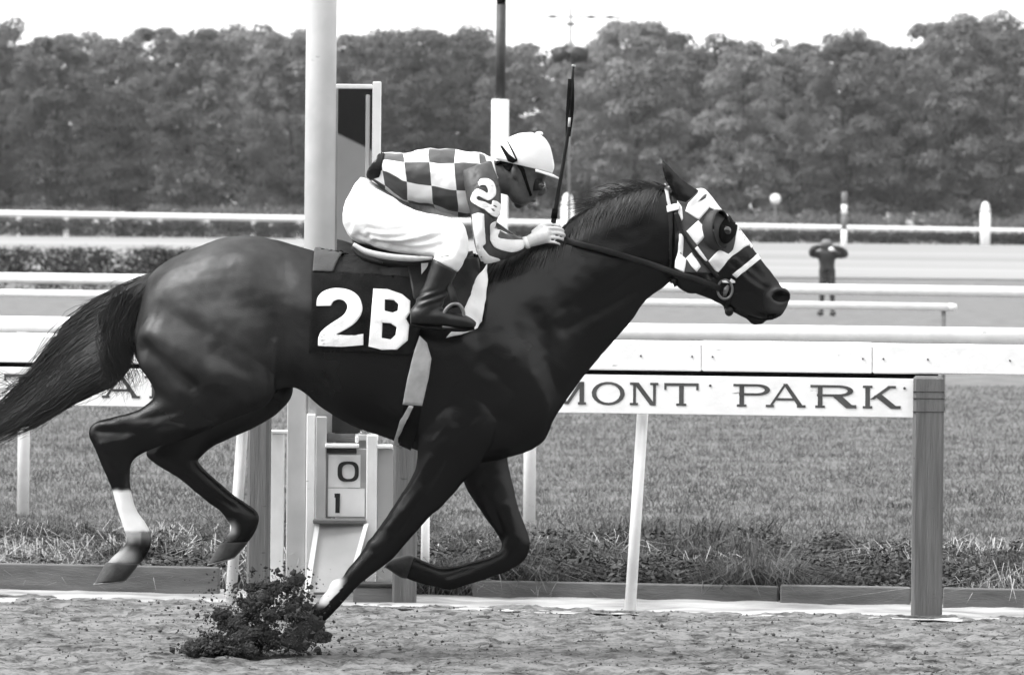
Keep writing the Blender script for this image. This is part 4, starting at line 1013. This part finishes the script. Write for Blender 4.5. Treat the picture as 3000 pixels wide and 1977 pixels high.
for sg in (-1, 1):
    c0 = P(2124, 848, 20+sg*.075); R = [(c0.x+.030*math.cos(t), c0.y, c0.z+.038*math.sin(t)) for t in [2*math.pi*i/24 for i in range(25)]]
    MB().tube(R, .005, 8, caps=False).build('bit_ring', M['metal'], br)
MB().tube([P(2124, 848, 19.92), P(2128, 846, 20.0), P(2124, 848, 20.08)], .006, 8).build('bit', M['metal'], br)
drape('bit_plate', Z3((845, 1230), (880, 1200), (895, 1220), (870, 1300), (840, 1305)), HBVH, M['metal'], br, .010, .003)
MB().ball(P(2136, 912, 19.95), (.018, .015, .02)).build('chin_buckle', M['leather'], br)
drape('strap_end', [(1958, 812), (1984, 818), (1985, 832), (1978, 852), (1964, 848)], HBVH, M['leather'], br, .01, .006)
R0 = [(1648, 701), (1700, 716), (1760, 731), (1800, 742), (1860, 760), (1920, 779), (1985, 802), (2040, 818), (2110, 846)]
for sg in (-1, 1):
    pts = []
    for i, (a, b) in enumerate(R0):
        d0 = P(a, b, 20); dr = (d0-CAM).normalized(); h = HBVH.ray_cast(CAM+dr*18, dr, 4)
        yy = (h[0].y-.018) if h[0] is not None and h[0].y < .1 else -.09
        pts.append([a, b, min(yy, -.085)])
    ys = np.array([p[2] for p in pts]); ys = np.convolve(np.pad(ys, 1, 'edge'), [.25, .5, .25], 'valid'); ys = np.minimum(ys, [p[2] for p in pts]); ys[0] = -.07; ys[-1] = -.082
    MB().tube([P(a, b, 20+y_) if sg < 0 else Vector((P(a, b, 20+y_).x, -y_, P(a, b, 20+y_).z)) for (a, b, _), y_ in zip(pts, ys)], .0125, 10, 4, flat=.22, up=(0, 1, 0)).build('rein', M['leather'], br)
drape('rein_keeper', [(1798, 735), (1814, 738), (1811, 753), (1795, 750)], BVHTree.FromPolygons([P(1700, 600, 19.86), P(1900, 600, 19.86), P(1900, 900, 19.86), P(1700, 900, 19.86)], [(0, 1, 2, 3)]), M['webbing'], br, .006, .003) if False else None

# ------------------------------------------------------------------ number cloth, saddle, girth
Z1 = zoom(850, 350, .4464)
M['pad_dark'] = mat('dark_pad_cloth', .016, .85, .5, 9, .5, 60, spec=.1)
sc = empty('number_cloth', P(1050, 900, 19.7), 'dark square saddle cloth with white 2B on the flank of the horse', 'saddle cloth')
cl = drape('cloth', [(913, 803), (960, 806), (1010, 806), (1060, 811), (1110, 812), (1165, 818), (1225, 822), (1240, 900), (1228, 980), (1205, 1036), (1160, 1040), (1110, 1034), (1060, 1030), (1000, 1028), (950, 1030), (910, 1030), (911, 960), (914, 880)], HBVH, M['dark_cloth'], sc, .014, .006, both=True, L=11, wav=.003)
drape('upper_pad', [(919, 737), (975, 738), (1040, 724), (1120, 740), (1200, 752), (1262, 762), (1240, 824), (1165, 820), (1110, 814), (1060, 813), (1010, 808), (960, 808), (914, 806)], HBVH, M['pad_dark'], sc, .011, .005, both=True, L=11, wav=.009)
drape('grey_edge', [(919, 739), (975, 740), (1012, 732), (990, 770), (975, 806), (914, 804)], HBVH, M['mid_cloth'], sc, .020, .003, both=True, L=9, wav=.004)
CB = bvh_of(cl.data)
def glyph(name, poly, holes=()):
    return drape(name, poly, CB, M['white_cloth'], cl, .005, .002, holes=holes, L=8, depth=-.3)
glyph('number', curve_poly(Z1((172, 1225), (178, 1178), (208, 1140), (268, 1115), (340, 1112), (402, 1130), (452, 1170), (474, 1230), (466, 1280), (430, 1332), (372, 1376), (300, 1412), (400, 1418), (481, 1408), (481, 1480), (335, 1490), (185, 1484), (188, 1430), (210, 1388), (268, 1340), (340, 1294), (368, 1260), (375, 1225), (356, 1196), (320, 1184), (286, 1196), (268, 1225)), [0, 11, 13, 14, 16, 26]))
glyph('letter', Z1((545, 1115), (640, 1120), (732, 1150), (788, 1195), (786, 1270), (760, 1310), (781, 1350), (771, 1450), (702, 1510), (600, 1512), (515, 1490)), [Z1((622, 1185), (680, 1190), (710, 1215), (705, 1258), (672, 1270), (620, 1258)), Z1((605, 1333), (660, 1340), (698, 1365), (692, 1415), (660, 1445), (600, 1435))])
sa = empty('saddle', P(1200, 760, 19.9), 'small dark racing saddle with girth and stirrup under the rider', 'saddle')
MB().loft([(1030, 702, 1050, 760, .05, 0), (1060, 712, 1075, 790, .13, 0), (1120, 728, 1130, 800, .16, 0), (1200, 738, 1205, 810, .165, 0), (1280, 742, 1285, 815, .15, 0), (1350, 738, 1362, 800, .1, 0), (1385, 735, 1392, 770, .05, 0)], n=24, sub=3).build('seat', M['leather'], sa)
MB().tube([P(1036, 716, 19.70), P(1075, 738, 19.68), P(1140, 752, 19.66), P(1210, 758, 19.66), P(1266, 757, 19.68)], [.008, .012, .013, .012, .006], 10, 4).build('saddle_piping', M['webbing'], sa)
MB().tube([P(1030, 724, 19.70), P(1060, 752, 19.68), P(1120, 770, 19.66)], [.006, .008, .005], 8, 4).build('saddle_piping', M['leather'], sa)
drape('flap', [(1190, 770), (1400, 770), (1412, 830), (1400, 900), (1350, 930), (1260, 930), (1210, 880)], HBVH, M['leather'], sa, .022, .006, both=True, L=12)
drape('white_flap', Z1((855, 928), (922, 928), (900, 1000), (862, 1050)), HBVH, M['white_cloth'], sa, .03, .004)
drape('under_cloth', Z1((1292, 995), (1298, 1080), (1285, 1220), (1268, 1335), (1230, 1378), (1120, 1420), (1022, 1446), (1060, 1400), (1150, 1360), (1120, 1280), (1160, 1190), (1220, 1090)), HBVH, M['white_cloth'], sa, .030, .005, both=True, L=10, wav=.006)
drape('girth', [(1228, 985), (1250, 1005), (1264, 1050), (1255, 1105), (1234, 1186), (1180, 1180), (1194, 1100), (1212, 1030)], HBVH, M['webbing'], sa, .012, .004, both=True, L=12)
drape('girth_end', [(1182, 1180), (1234, 1186), (1222, 1260), (1206, 1312), (1172, 1312), (1176, 1240)], HBVH, M['dark_cloth'], sa, .010, .004, both=True, L=12)
drape('girth_strap', [(1198, 1182), (1211, 1185), (1190, 1230), (1171, 1272), (1167, 1330), (1153, 1330), (1156, 1290), (1174, 1226)], HBVH, M['webbing'], sa, .018, .003, L=10)
for sg in (-1, 1):
    MB().tube([P(1300, 800, 20+sg*.34), P(1325, 862, 20+sg*.40), P(1335, 900, 20+sg*.40)], [.012, .016, .016], 8, 2, flat=.4, up=(0, 1, 0)).build('stirrup_leather', M['leather'], sa)
    T_ = [P(1300, 955, 20+sg*.40), P(1302, 915, 20+sg*.41), P(1322, 893, 20+sg*.41), P(1345, 893, 20+sg*.41), P(1358, 915, 20+sg*.41), P(1356, 955, 20+sg*.40)]
    MB().tube(T_, .007, 8, 4).build('stirrup_iron', M['metal'], sa)
    MB().tube([P(1296, 957, 20+sg*.40), P(1360, 957, 20+sg*.40)], .009, 8).build('stirrup_tread', M['metal'], sa)
# ================================================================== the rider
TORSO = [(1113, 449, 1073, 521, .13, 0), (1150, 447, 1115, 543, .165, 0), (1189, 448, 1168, 586, .178, 0), (1230, 442, 1226, 602, .183, 0), (1270, 436, 1275, 612, .187, 0), (1319, 438, 1335, 634, .19, 0), (1368, 443, 1398, 630, .185, 0), (1404, 447, 1440, 585, .15, 0), (1430, 458, 1452, 545, .08, 0)]
UPARM = [(1352, 500, 1440, 470, .05, -.15), (1358, 535, 1458, 520, .066, -.185), (1366, 580, 1466, 575, .064, -.21), (1380, 632, 1462, 630, .058, -.225), (1386, 690, 1440, 678, .05, -.23), (1400, 748, 1440, 712, .046, -.225)]
FOREARM = [(1402, 712, 1412, 768, .042, -.225), (1422, 672, 1430, 772, .05, -.215), (1448, 662, 1456, 766, .05, -.195), (1478, 682, 1492, 756, .044, -.165), (1510, 690, 1526, 741, .037, -.13), (1538, 698, 1548, 726, .030, -.105)]
PELVIS = [(1056, 517, 1008, 600, .10, 0), (1078, 524, 1004, 652, .15, 0), (1105, 540, 1030, 700, .17, 0), (1150, 575, 1085, 725, .165, 0), (1200, 608, 1150, 735, .13, 0)]
THIGH = [(1072, 540, 1024, 690, .075, -.11), (1140, 570, 1100, 726, .09, -.16), (1205, 612, 1186, 742, .086, -.21), (1268, 627, 1248, 752, .08, -.26), (1322, 640, 1296, 768, .073, -.30), (1358, 657, 1318, 786, .066, -.325), (1371, 700, 1296, 770, .062, -.335), (1371, 742, 1276, 752, .058, -.34), (1342, 800, 1268, 760, .05, -.345)]
BOOT = [(1340, 796, 1268, 758, .054, -.345), (1328, 822, 1250, 812, .050, -.35), (1312, 862, 1228, 862, .046, -.36), (1298, 890, 1212, 895, .042, -.37), (1290, 915, 1200, 925, .042, -.375), (1275, 940, 1206, 948, .03, -.378)]
FOOT = [(1202, 905, 1202, 948, .024, -.375), (1225, 892, 1222, 955, .035, -.377), (1270, 896, 1266, 960, .038, -.38), (1320, 912, 1320, 962, .042, -.385), (1362, 922, 1362, 966, .042, -.388), (1388, 936, 1386, 962, .03, -.39), (1396, 944, 1394, 956, .014, -.39)]
NECK = [(1410, 470, 1440, 560, .06, 0), (1450, 470, 1478, 570, .055, 0), (1478, 480, 1500, 575, .05, 0)]
HEAD = [(1520, 395, 1560, 402, .02, 0), (1476, 420, 1602, 430, .07, 0), (1464, 450, 1612, 470, .078, 0), (1470, 486, 1604, 512, .078, 0), (1476, 515, 1592, 542, .072, 0), (1482, 545, 1576, 572, .064, 0), (1488, 572, 1556, 594, .054, 0), (1500, 592, 1534, 604, .036, 0)]
def flip(st): return [(a, b, c, d, w, -y) for a, b, c, d, w, y in st]
rider = empty('person', P(1200, 760, 20), 'jockey in checkered silks and white helmet crouching over the horse neck', 'person')
mb = MB()
mb.loft(TORSO, k=.9); mb.loft(PELVIS, k=.78); mb.loft(NECK); mb.loft(HEAD, n=28, sub=4)
mb.ball(P(1593, 556, 20), (.012, .014, .018)); mb.ball(P(1584, 566, 20), (.016, .018, .013))          # nose
mb.ball(P(1563, 586, 20), (.014, .024, .012)); mb.ball(P(1522, 600, 20), (.022, .022, .016))          # lips, chin
for sg in (-1, 1):
    f = (lambda s_: s_) if sg < 0 else flip
    for L_, k_ in ((UPARM, .84), (FOREARM, .84), (THIGH, .66), (BOOT, .8), (FOOT, .8)): mb.loft(f(L_), n=18, k=k_)
    mb.ball(P(1506, 505, 20+sg*.074), (.012, .012, .028)); mb.ball(P(1580, 536, 20+sg*.03), (.012, .016, .009))
    # hand: palm, four bent fingers, thumb along the top
    yb = sg*.085
    mb.loft([(1532, 698, 1542, 727, .024, sg*.105), (1556, 684, 1566, 722, .030, yb), (1590, 668, 1598, 714, .030, yb), (1606, 668, 1612, 710, .024, yb)], n=14, sub=3)
    for i, (y0, L0) in enumerate([(667, 1.0), (681, 1.08), (695, 1.0), (709, .85)]):
        r_ = .0078-.0005*i
        mb.tube([P(1592, y0, 20+yb), P(1592+34*L0, y0+1, 20+yb+sg*.012), P(1592+56*L0, y0+7, 20+yb-sg*.004), P(1592+52*L0, y0+14, 20+yb-sg*.030), P(1592+30*L0, y0+14, 20+yb-sg*.038)], [r_, r_, r_*.95, r_*.9, r_*.7], 10, 3)
    mb.tube([P(1560, 684, 20+yb-sg*.01), P(1588, 662, 20+yb-sg*.018), P(1616, 657, 20+yb-sg*.022), P(1640, 664, 20+yb-sg*.02)], [.012, .0105, .0095, .007], 10, 3)
bme, BV, BE = remesh(mb, .0044, 2)
bx_, by_ = npix(BV); N_ = vnormals(bme)
d_ = -.008*np.exp(-(((bx_-1583)/9)**2+((by_-545)/7)**2))*(np.abs(N_[:, 1]) > .15)-.004*np.exp(-(((bx_-1560)/16)**2+((by_-580)/3)**2))
set_co(bme, BV+N_*d_[:, None])
bo = link('body', bme, M['skin'], rider)
bme.materials.append(M['glove'])
fx_ = np.empty(len(bme.polygons)*3, np.float32); bme.polygons.foreach_get('center', fx_); fx_ = fx_.reshape(-1, 3).astype(float)
qx, qy = npix(fx_); mi = ((qx > 1536) & (qy > 640)).astype(np.int32); bme.polygons.foreach_set('material_index', mi)
BBVH = bvh_of(bme)

# checkered jacket
def wrinkle(me, V, N, amp, sc=(18, 18, 18), seed=0.0, amp2=0.0):
    out = np.zeros(len(V))
    for i, p in enumerate(V):
        q = Vector((p[0]*sc[0]+seed, p[1]*sc[1], p[2]*sc[2])); out[i] = noise.noise(q)+.5*noise.noise(q*2.1)
    return V+N*(amp*out)[:, None]
jm, JV, JE = remesh(MB().loft(TORSO, n=32, exp=2.2), .008, 2)
JV = wrinkle(jm, JV, vnormals(jm), .009, (12, 8, 20)); set_co(jm, JV)
jx, jy = npix(JV); TA = np.array(TORSO)
mx = (TA[:, 0]+TA[:, 2])/2; my = (TA[:, 1]+TA[:, 3])/2; hh = (TA[:, 3]-TA[:, 1])/2
cy_ = np.interp(jx, mx, my); ry_ = np.interp(jx, mx, hh); wy = np.interp(jx, mx, TA[:, 4])
th = np.arctan2((cy_-jy)/ry_, np.abs(JV[:, 1])/wy)
uv = np.stack([(jx-1189)/73+10-.10*np.clip(th, -1, 0)*0, (th+.227)/.83+10, np.full(len(jx), .5)], -1)
uv[:, 0] += .11*np.array([noise.noise(Vector((p[0]*9, p[1]*6, p[2]*9))) for p in JV])+.10*np.clip(th, -1.2, .6)
uv[:, 1] += .16*np.array([noise.noise(Vector((p[0]*8+5, p[1]*6, p[2]*8))) for p in JV])
ca_ = jm.attributes.new('check', 'FLOAT_VECTOR', 'POINT'); ca_.data.foreach_set('vector', uv.astype(np.float32).ravel())
M['silk'] = mat('checkered_silk', .07, .5, 0, 1, .12, 90, spec=.4)
n_ = M['silk'].node_tree.nodes; l_ = M['silk'].node_tree.links
a_ = n_.new('ShaderNodeAttribute'); a_.attribute_name = 'check'; ck = n_.new('ShaderNodeTexChecker'); ck.inputs['Scale'].default_value = 1.0
ck.inputs['Color1'].default_value = (.8, .8, .8, 1); ck.inputs['Color2'].default_value = (.05, .05, .05, 1)
l_.new(a_.outputs['Vector'], ck.inputs['Vector']); l_.new(ck.outputs['Color'], n_['Principled BSDF'].inputs['Base Color'])
M['silk_dark'] = mat('dark_silk', .042, .5, .2, 20, .15, 90, spec=.4)
jk = link('jacket', jm, M['silk'], rider)
# dark tucked hem at the back
JB = bvh_of(jm)
Za = zoom(1000, 370, .2551); Zb = zoom(1300, 370, .2551)
drape('tucked_hem', Za((285, 605), (300, 520), (350, 400), (440, 310), (480, 300), (500, 335), (470, 440), (455, 540), (440, 580), (360, 600)), JB, M['dark_cloth'], jk, .004, .002, both=True)
for sg in (-1, 1):
    f = (lambda s_: s_) if sg < 0 else flip
    sm, SV, SE = remesh(MB().loft(f(UPARM), n=20).loft(f(FOREARM), n=20), .007, 2)
    SV = wrinkle(sm, SV, vnormals(sm), .0045, (30, 30, 14), 3.3); set_co(sm, SV)
    sl = link('sleeve', sm, M['silk_dark'], rider); SB = bvh_of(sm)
    fo = sg > 0
    drape('white_stripe', curve_poly(Zb((335, 1015), (400, 996), (466, 1012), (470, 1200), (478, 1340), (450, 1385), (520, 1480), (640, 1520), (600, 1545), (470, 1568), (430, 1525), (390, 1410), (350, 1200)), [0, 2], 4), SB, M['white_cloth'], sl, .004, .002, far_only=fo, depth=-.25)
    drape('white_stripe', curve_poly(Zb((525, 1310), (530, 1140), (575, 1095), (630, 1100), (655, 1140), (640, 1200), (620, 1280), (740, 1305), (880, 1310), (915, 1320), (905, 1400), (800, 1440), (690, 1430), (580, 1390)), [0], 4), SB, M['white_cloth'], sl, .004, .002, far_only=fo, depth=-.25)
    MB().loft(f([(1530, 695, 1541, 730, .034, -.112), (1542, 692, 1554, 727, .034, -.103)]), n=18, sub=2).build('cuff', M['white_cloth'], sl)
    if sg < 0:
        ab = drape('arm_number_band', curve_poly(Zb((440, 620), (560, 610), (640, 680), (665, 800), (655, 930), (600, 1050), (540, 1030), (400, 930), (310, 850), (330, 760), (380, 680)), [0], 4), SB, M['silk_dark'], sl, .005, .002, depth=-.25)
        drape('number', curve_poly(Zb((395, 655), (430, 620), (500, 615), (560, 660), (585, 740), (570, 820), (530, 850), (480, 850), (415, 805), (388, 822), (400, 850), (470, 870), (540, 905), (555, 860), (600, 870), (640, 910), (640, 970), (600, 1035), (550, 1030), (480, 965), (400, 920), (325, 850), (345, 770), (385, 730), (430, 740), (490, 775), (505, 740), (480, 695), (440, 685), (410, 700)), [0, 11, 22], 4), SB, M['white_cloth'], sl, .009, .002, L=6, depth=-.25, holes=[Zb((555, 912), (575, 908), (594, 928), (585, 936)), Zb((538, 958), (550, 955), (570, 975), (560, 982))])
# collar
MB().loft([(1416, 452, 1446, 545, .085, 0), (1432, 458, 1456, 550, .078, 0), (1446, 466, 1462, 548, .07, 0)], n=24, sub=3).build('collar', M['white_cloth'], jk)
drape('shoulder_strap', Zb((400, 600), (470, 480), (520, 520), (610, 580), (600, 650), (520, 620), (440, 610)), bvh_of(jm, sm), M['white_cloth'], jk, .012, .003, depth=-.2)

# breeches
mb = MB(); mb.loft(PELVIS, n=28)
for f in ((lambda s_: s_), flip): mb.loft(f(THIGH), n=24)
pm, PV, PE = remesh(mb, .008, 3); PN = vnormals(pm); px_, py_ = npix(PV)
# hanging folds under the thigh
def fold(x1, y1, xm, ym, x2, y2, w, amp):
    out = np.zeros(len(PV)); q = []
    for i in range(20):
        t = i/19; q.append(((1-t)**2*x1+2*t*(1-t)*xm+t*t*x2, (1-t)**2*y1+2*t*(1-t)*ym+t*t*y2))
    d2 = np.min(np.stack([(px_-a)**2+(py_-b)**2 for a, b in q]), 0); return amp*np.exp(-d2/(w*w))
dd = fold(1080, 690, 1140, 712, 1240, 676, 8, -.007)+fold(1100, 712, 1190, 722, 1290, 690, 9, -.009)+fold(1150, 728, 1230, 738, 1290, 718, 9, -.007)+fold(1075, 668, 1140, 690, 1220, 660, 7, -.004)+fold(1090, 700, 1160, 720, 1260, 684, 9, .006)+fold(1050, 690, 1100, 722, 1180, 732, 9, -.006)
PV = PV+PN*(1.2*dd*np.clip(np.abs(PN[:, 1])*1.8, 0, 1))[:, None]; PV = wrinkle(pm, PV, PN, .004, (10, 12, 24), 9.0); set_co(pm, PV)
link('breeches', pm, M['breeches'], rider)
for f in ((lambda s_: s_), flip):
    m_, V_, E_ = remesh(MB().loft(f(BOOT), n=22).loft(f(FOOT), n=20), .006, 2)
    bx2, by2 = npix(V_); V_ = wrinkle(m_, V_, vnormals(m_), .0025, (9, 9, 22), 5.0); V_ = V_+vnormals(m_)*(.0035*np.sin((by2+.35*bx2)*.30)*np.exp(-((by2-872)/20)**2))[:, None]; set_co(m_, V_)
    b_ = link('boot', m_, M['boot'], rider)
    MB().loft(f([(1203, 946, 1203, 955, .022, -.376), (1240, 954, 1240, 964, .034, -.378), (1300, 958, 1300, 970, .038, -.384), (1360, 962, 1360, 972, .038, -.388), (1390, 958, 1390, 966, .018, -.39)]), n=14, sub=2).build('sole', M['black'], b_)

# helmet with cloth cover, visor, strap; goggles
CAPL = [(1500, 396, 1520, 390, .02, 0), (1480, 412, 1578, 392, .075, 0), (1466, 428, 1604, 416, .094, 0), (1456, 442, 1618, 450, .102, 0), (1450, 456, 1622, 482, .104, 0), (1456, 468, 1622, 500, .100, 0), (1478, 474, 1614, 508, .096, 0)]
CAPL = [(1520, 391, 1556, 388, .02, 0), (1490, 404, 1590, 400, .066, 0), (1470, 424, 1610, 426, .092, 0), (1456, 444, 1620, 462, .102, 0), (1447, 460, 1624, 490, .103, 0), (1458, 470, 1618, 508, .099, 0)]
he = MB().loft(CAPL, n=36, sub=5).build('helmet', M['helmet'], rider)
vis = MB(); R1 = []
for i in range(15):
    a = math.radians(-78+156*i/14); ca, sa_ = math.cos(a), math.sin(a)
    q0 = P(1556+60*ca, 492+16*ca, 20+sa_*.098); q1 = P(1558+80*ca**1.0, 494+27*ca, 20+sa_*.102); R1.append((q0, q1))
V = []; 
for q0, q1 in R1: V += [tuple(q0), tuple(q1), tuple(q1-Vector((0, 0, .007))), tuple(q0-Vector((0, 0, .012)))]
Fc = []
for i in range(14):
    for j in range(4): a, b = i*4+j, i*4+(j+1) % 4; Fc.append((a, b, b+4, a+4))
Fc += [(0, 3, 2, 1), (56, 57, 58, 59)]
vis.add(V, Fc).build('visor', M['helmet'], he)
MB().ball(P(1580, 392, 20), (.016, .016, .009)).build('button', M['helmet'], he)
HBV = bvh_of(he.data)
drape('strap', Zb((655, 232), (678, 228), (750, 320), (850, 400), (800, 420), (745, 400), (700, 320)), HBV, M['black'], he, .003, .003, both=True, L=6)
drape('strap', Zb((728, 170), (738, 170), (800, 280), (850, 390), (835, 395), (790, 300)), HBV, M['black'], he, .003, .002, both=True, L=6)
drape('chin_strap', Zb((800, 400), (870, 400), (930, 500), (960, 620), (1010, 790), (985, 800), (930, 640), (890, 520)), BBVH, M['black'], he, .004, .003, both=True, L=6)
drape('hair', Zb((600, 380), (700, 398), (760, 400), (800, 430), (790, 470), (760, 520), (720, 500), (680, 450), (620, 430)), BBVH, M['black'], rider, .003, .004, both=True, L=6)
# goggles
gg = MB().loft([(1560, 528, 1590, 522, .066, 0), (1556, 546, 1596, 542, .068, 0), (1556, 560, 1592, 558, .062, 0)], n=28, sub=3, exp=2.8).build('goggles', M['leather'], rider)
for sg in (-1, 1): MB().ball(P(1582, 543, 20+sg*.040), (.022, .030, .018)).build('lens', M['goggle'], gg)
# whip
wp = [(1617, 690), (1620, 660), (1627, 615), (1640, 540), (1652, 470), (1664, 390), (1670, 320), (1676, 250), (1680, 196)]
w_ = empty('whip', P(1620, 670, 20), 'long dark riding whip held upright in the hand of the jockey', 'whip')
MB().tube([P(a, b, 19.94) for a, b in wp], [.011, .011, .0095, .008, .0075, .0075, .0065, .006, .005], 10, 3).build('shaft', M['leather'], w_)
MB().tube([P(1623, 640, 19.94), P(1627, 612, 19.94)], [.013, .012], 10).build('grip', M['black'], w_)
MB().tube([P(1664, 400, 19.94), P(1670, 320, 19.94), P(1673, 232, 19.94)], [.010, .016, .012], 8, 3, flat=.4, up=(0, 1, 0)).build('flap', M['black'], w_)
MB().tube([P(1667, 372, 19.925), P(1669, 345, 19.925)], .005, 8).build('pale_loop', M['webbing'], w_)
MB().tube([P(1680, 196, 19.94), P(1681, 190, 19.94)], .008, 8).build('tip', M['webbing'], w_)

# ------------------------------------------------------------------ clods thrown up by the near fore hoof
mb = MB(); OT = [tuple(t) for t in otri.tolist()]
def clod(p, r):
    k = oct_*r*rng.uniform(.5, 1.5, (6, 1))*rng.uniform(.6, 1.6, (1, 3)); a_ = rng.random()*6.28; c_, s_ = math.cos(a_), math.sin(a_)
    k = np.stack([k[:, 0]*c_-k[:, 2]*s_, k[:, 1], k[:, 0]*s_+k[:, 2]*c_], -1); mb.add(k+np.array(p), OT)
poly_c = [(770, 1862, 120, 45), (800, 1800, 95, 60), (860, 1790, 60, 60), (700, 1890, 90, 24), (838, 1712, 48, 34), (830, 1880, 90, 32), (630, 1900, 60, 12), (750, 1775, 60, 45), (790, 1745, 60, 40), (885, 1835, 30, 60), (720, 1830, 90, 50), (680, 1870, 80, 40)]
bv0 = MB().ball((0, 0, 0), 1.0, 7, 5); bv = np.array(bv0.v); bf = bv0.f
def lump(p, r):
    k = bv*r*rng.uniform(.6, 1.4, (len(bv), 1))*rng.uniform(.7, 1.5, (1, 3))*np.array([[1.2, 1, .85]]); mb.add(k+np.array(p), bf)
core = MB()
for i in range(230):
    cx, cy, rx, ry = poly_c[rng.integers(0, len(poly_c))]
    px, py = cx+rx*.55*rng.normal(), cy+ry*.55*rng.normal()
    if vnoise(np.array([px*.022]), np.array([py*.035]), 31)[0] < .40: continue
    r = rng.uniform(.010, .032)*(1.15 if py > 1840 else .8); p = P(px, min(py, 1918), 20+rng.normal(-.13, .06)); p.z = max(p.z, .0)
    core.ball(p, (r*1.3, r, r*.9), 10, 7)
cm, CV, CE = remesh(core, .0055, 1); CN = vnormals(cm)
dn = np.array([.011*noise.noise(Vector(p*38))+.008*noise.noise(Vector(p*85))+.005*noise.noise(Vector(p*180)) for p in CV]); set_co(cm, CV+CN*dn[:, None])
cb = len(mb.v); mb.add([v.co for v in cm.vertices], [tuple(q.vertices) for q in cm.polygons])
for i in range(5200):
    cx, cy, rx, ry = poly_c[rng.integers(0, len(poly_c))]
    px, py = cx+rx*.72*rng.normal(), cy+ry*.66*rng.normal()
    p = P(px, min(py, 1918), 20+rng.normal(-.13, .11)); p.z = max(p.z, .0)
    if i % 3 == 0: clod(p, min(.002+rng.exponential(.0030), .010))
    else: clod(p, min(.0012+rng.exponential(.0014), .005))
for i in range(700):
    a = rng.random()*6.28; q = abs(rng.normal(.9, .28)); px, py = 770+190*q*math.cos(a), 1810+120*q*math.sin(a)
    p = P(px, min(py, 1915), 20+rng.normal(-.13, .14)); p.z = max(p.z, .01); clod(p, min(.0014+rng.exponential(.0016), .006))
o = mb.build('thrown_clods', M['clod'], fix=False, smooth=False); tag(o, 'dark clods of dirt thrown up round the planted foreleg', 'dirt', kind='stuff')

# ------------------------------------------------------------------ man standing on the far turf
D = 113.0; k = D/20.0
ZM = zoom(2300, 530, .2551)
def farloft(mb, st, n=14, sub=3):
    A = []
    for x1, y1, x2, y2, w, yc in st:
        (a, b), (c, e_) = ZM((x1, y1), (x2, y2)); A.append([*P(a, b, D+yc), *P(c, e_, D+yc), w])
    A = catmull(A, sub); R = []
    for a in A:
        p, q, w = a[:3], a[3:6], max(a[6], .01); c, h = (p+q)/2, (p-q)/2
        R.append([c+h*math.cos(2*math.pi*j/n)+np.array([0, w*math.sin(2*math.pi*j/n), 0]) for j in range(n)])
    mb.rings(R)
base = P(*ZM((480, 1540))[0], D)
man = empty('person', (base.x, base.y, 0), 'standing man in dark clothes with elbows out on the far turf', 'person')
off = -base.z   # put the shoes on the turf
mb = MB()
farloft(mb, [(430, 690, 520, 690, .09, 0), (410, 720, 545, 715, .11, 0), (410, 760, 545, 755, .11, 0), (430, 800, 535, 800, .08, 0)])
farloft(mb, [(400, 790, 560, 790, .10, 0), (370, 820, 590, 820, .13, 0), (385, 900, 575, 900, .13, 0), (395, 960, 570, 960, .14, 0), (390, 1010, 575, 1010, .15, 0)])
for s_, xs in ((-1, ((385, 800), (310, 820), (330, 760), (420, 740))), (1, ((575, 800), (690, 830), (640, 770), (540, 745)))):
    mb.tube([P(*ZM((385+95+s_*95, 830))[0], D), P(*ZM(xs[1])[0], D-.05), P(*ZM(xs[2])[0], D-.25), P(*ZM(xs[3])[0], D-.28)], [.095, .085, .065, .055], 10, 3)
farloft(mb, [(388, 1000, 490, 1000, .12, 0), (388, 1180, 470, 1180, .10, 0), (392, 1350, 450, 1350, .08, 0), (395, 1500, 440, 1500, .06, 0)])
farloft(mb, [(475, 1000, 578, 1000, .12, 0), (495, 1180, 580, 1180, .10, 0), (515, 1350, 572, 1350, .08, 0), (525, 1500, 570, 1500, .06, 0)])
mb.ball(P(*ZM((405, 1505))[0], D-.08), (.085, .16, .06)); mb.ball(P(*ZM((548, 1510))[0], D-.08), (.085, .16, .06))
mm_, MV, ME_ = remesh(mb, .025, 1); MV[:, 2] += off; set_co(mm_, MV)
M['man'] = mat('dark_clothes', .03, .8, .5, 5)
link('body', mm_, M['man'], man)
MB().ball(P(*ZM((475, 705))[0], D)+Vector((0, 0, off)), (.13, .13, .10)).build('cap', M['timber'], man)
MB().ball(P(*ZM((535, 770))[0], D-.30)+Vector((0, 0, off)), (.07, .05, .05)).build('camera', M['white_paint'], man)
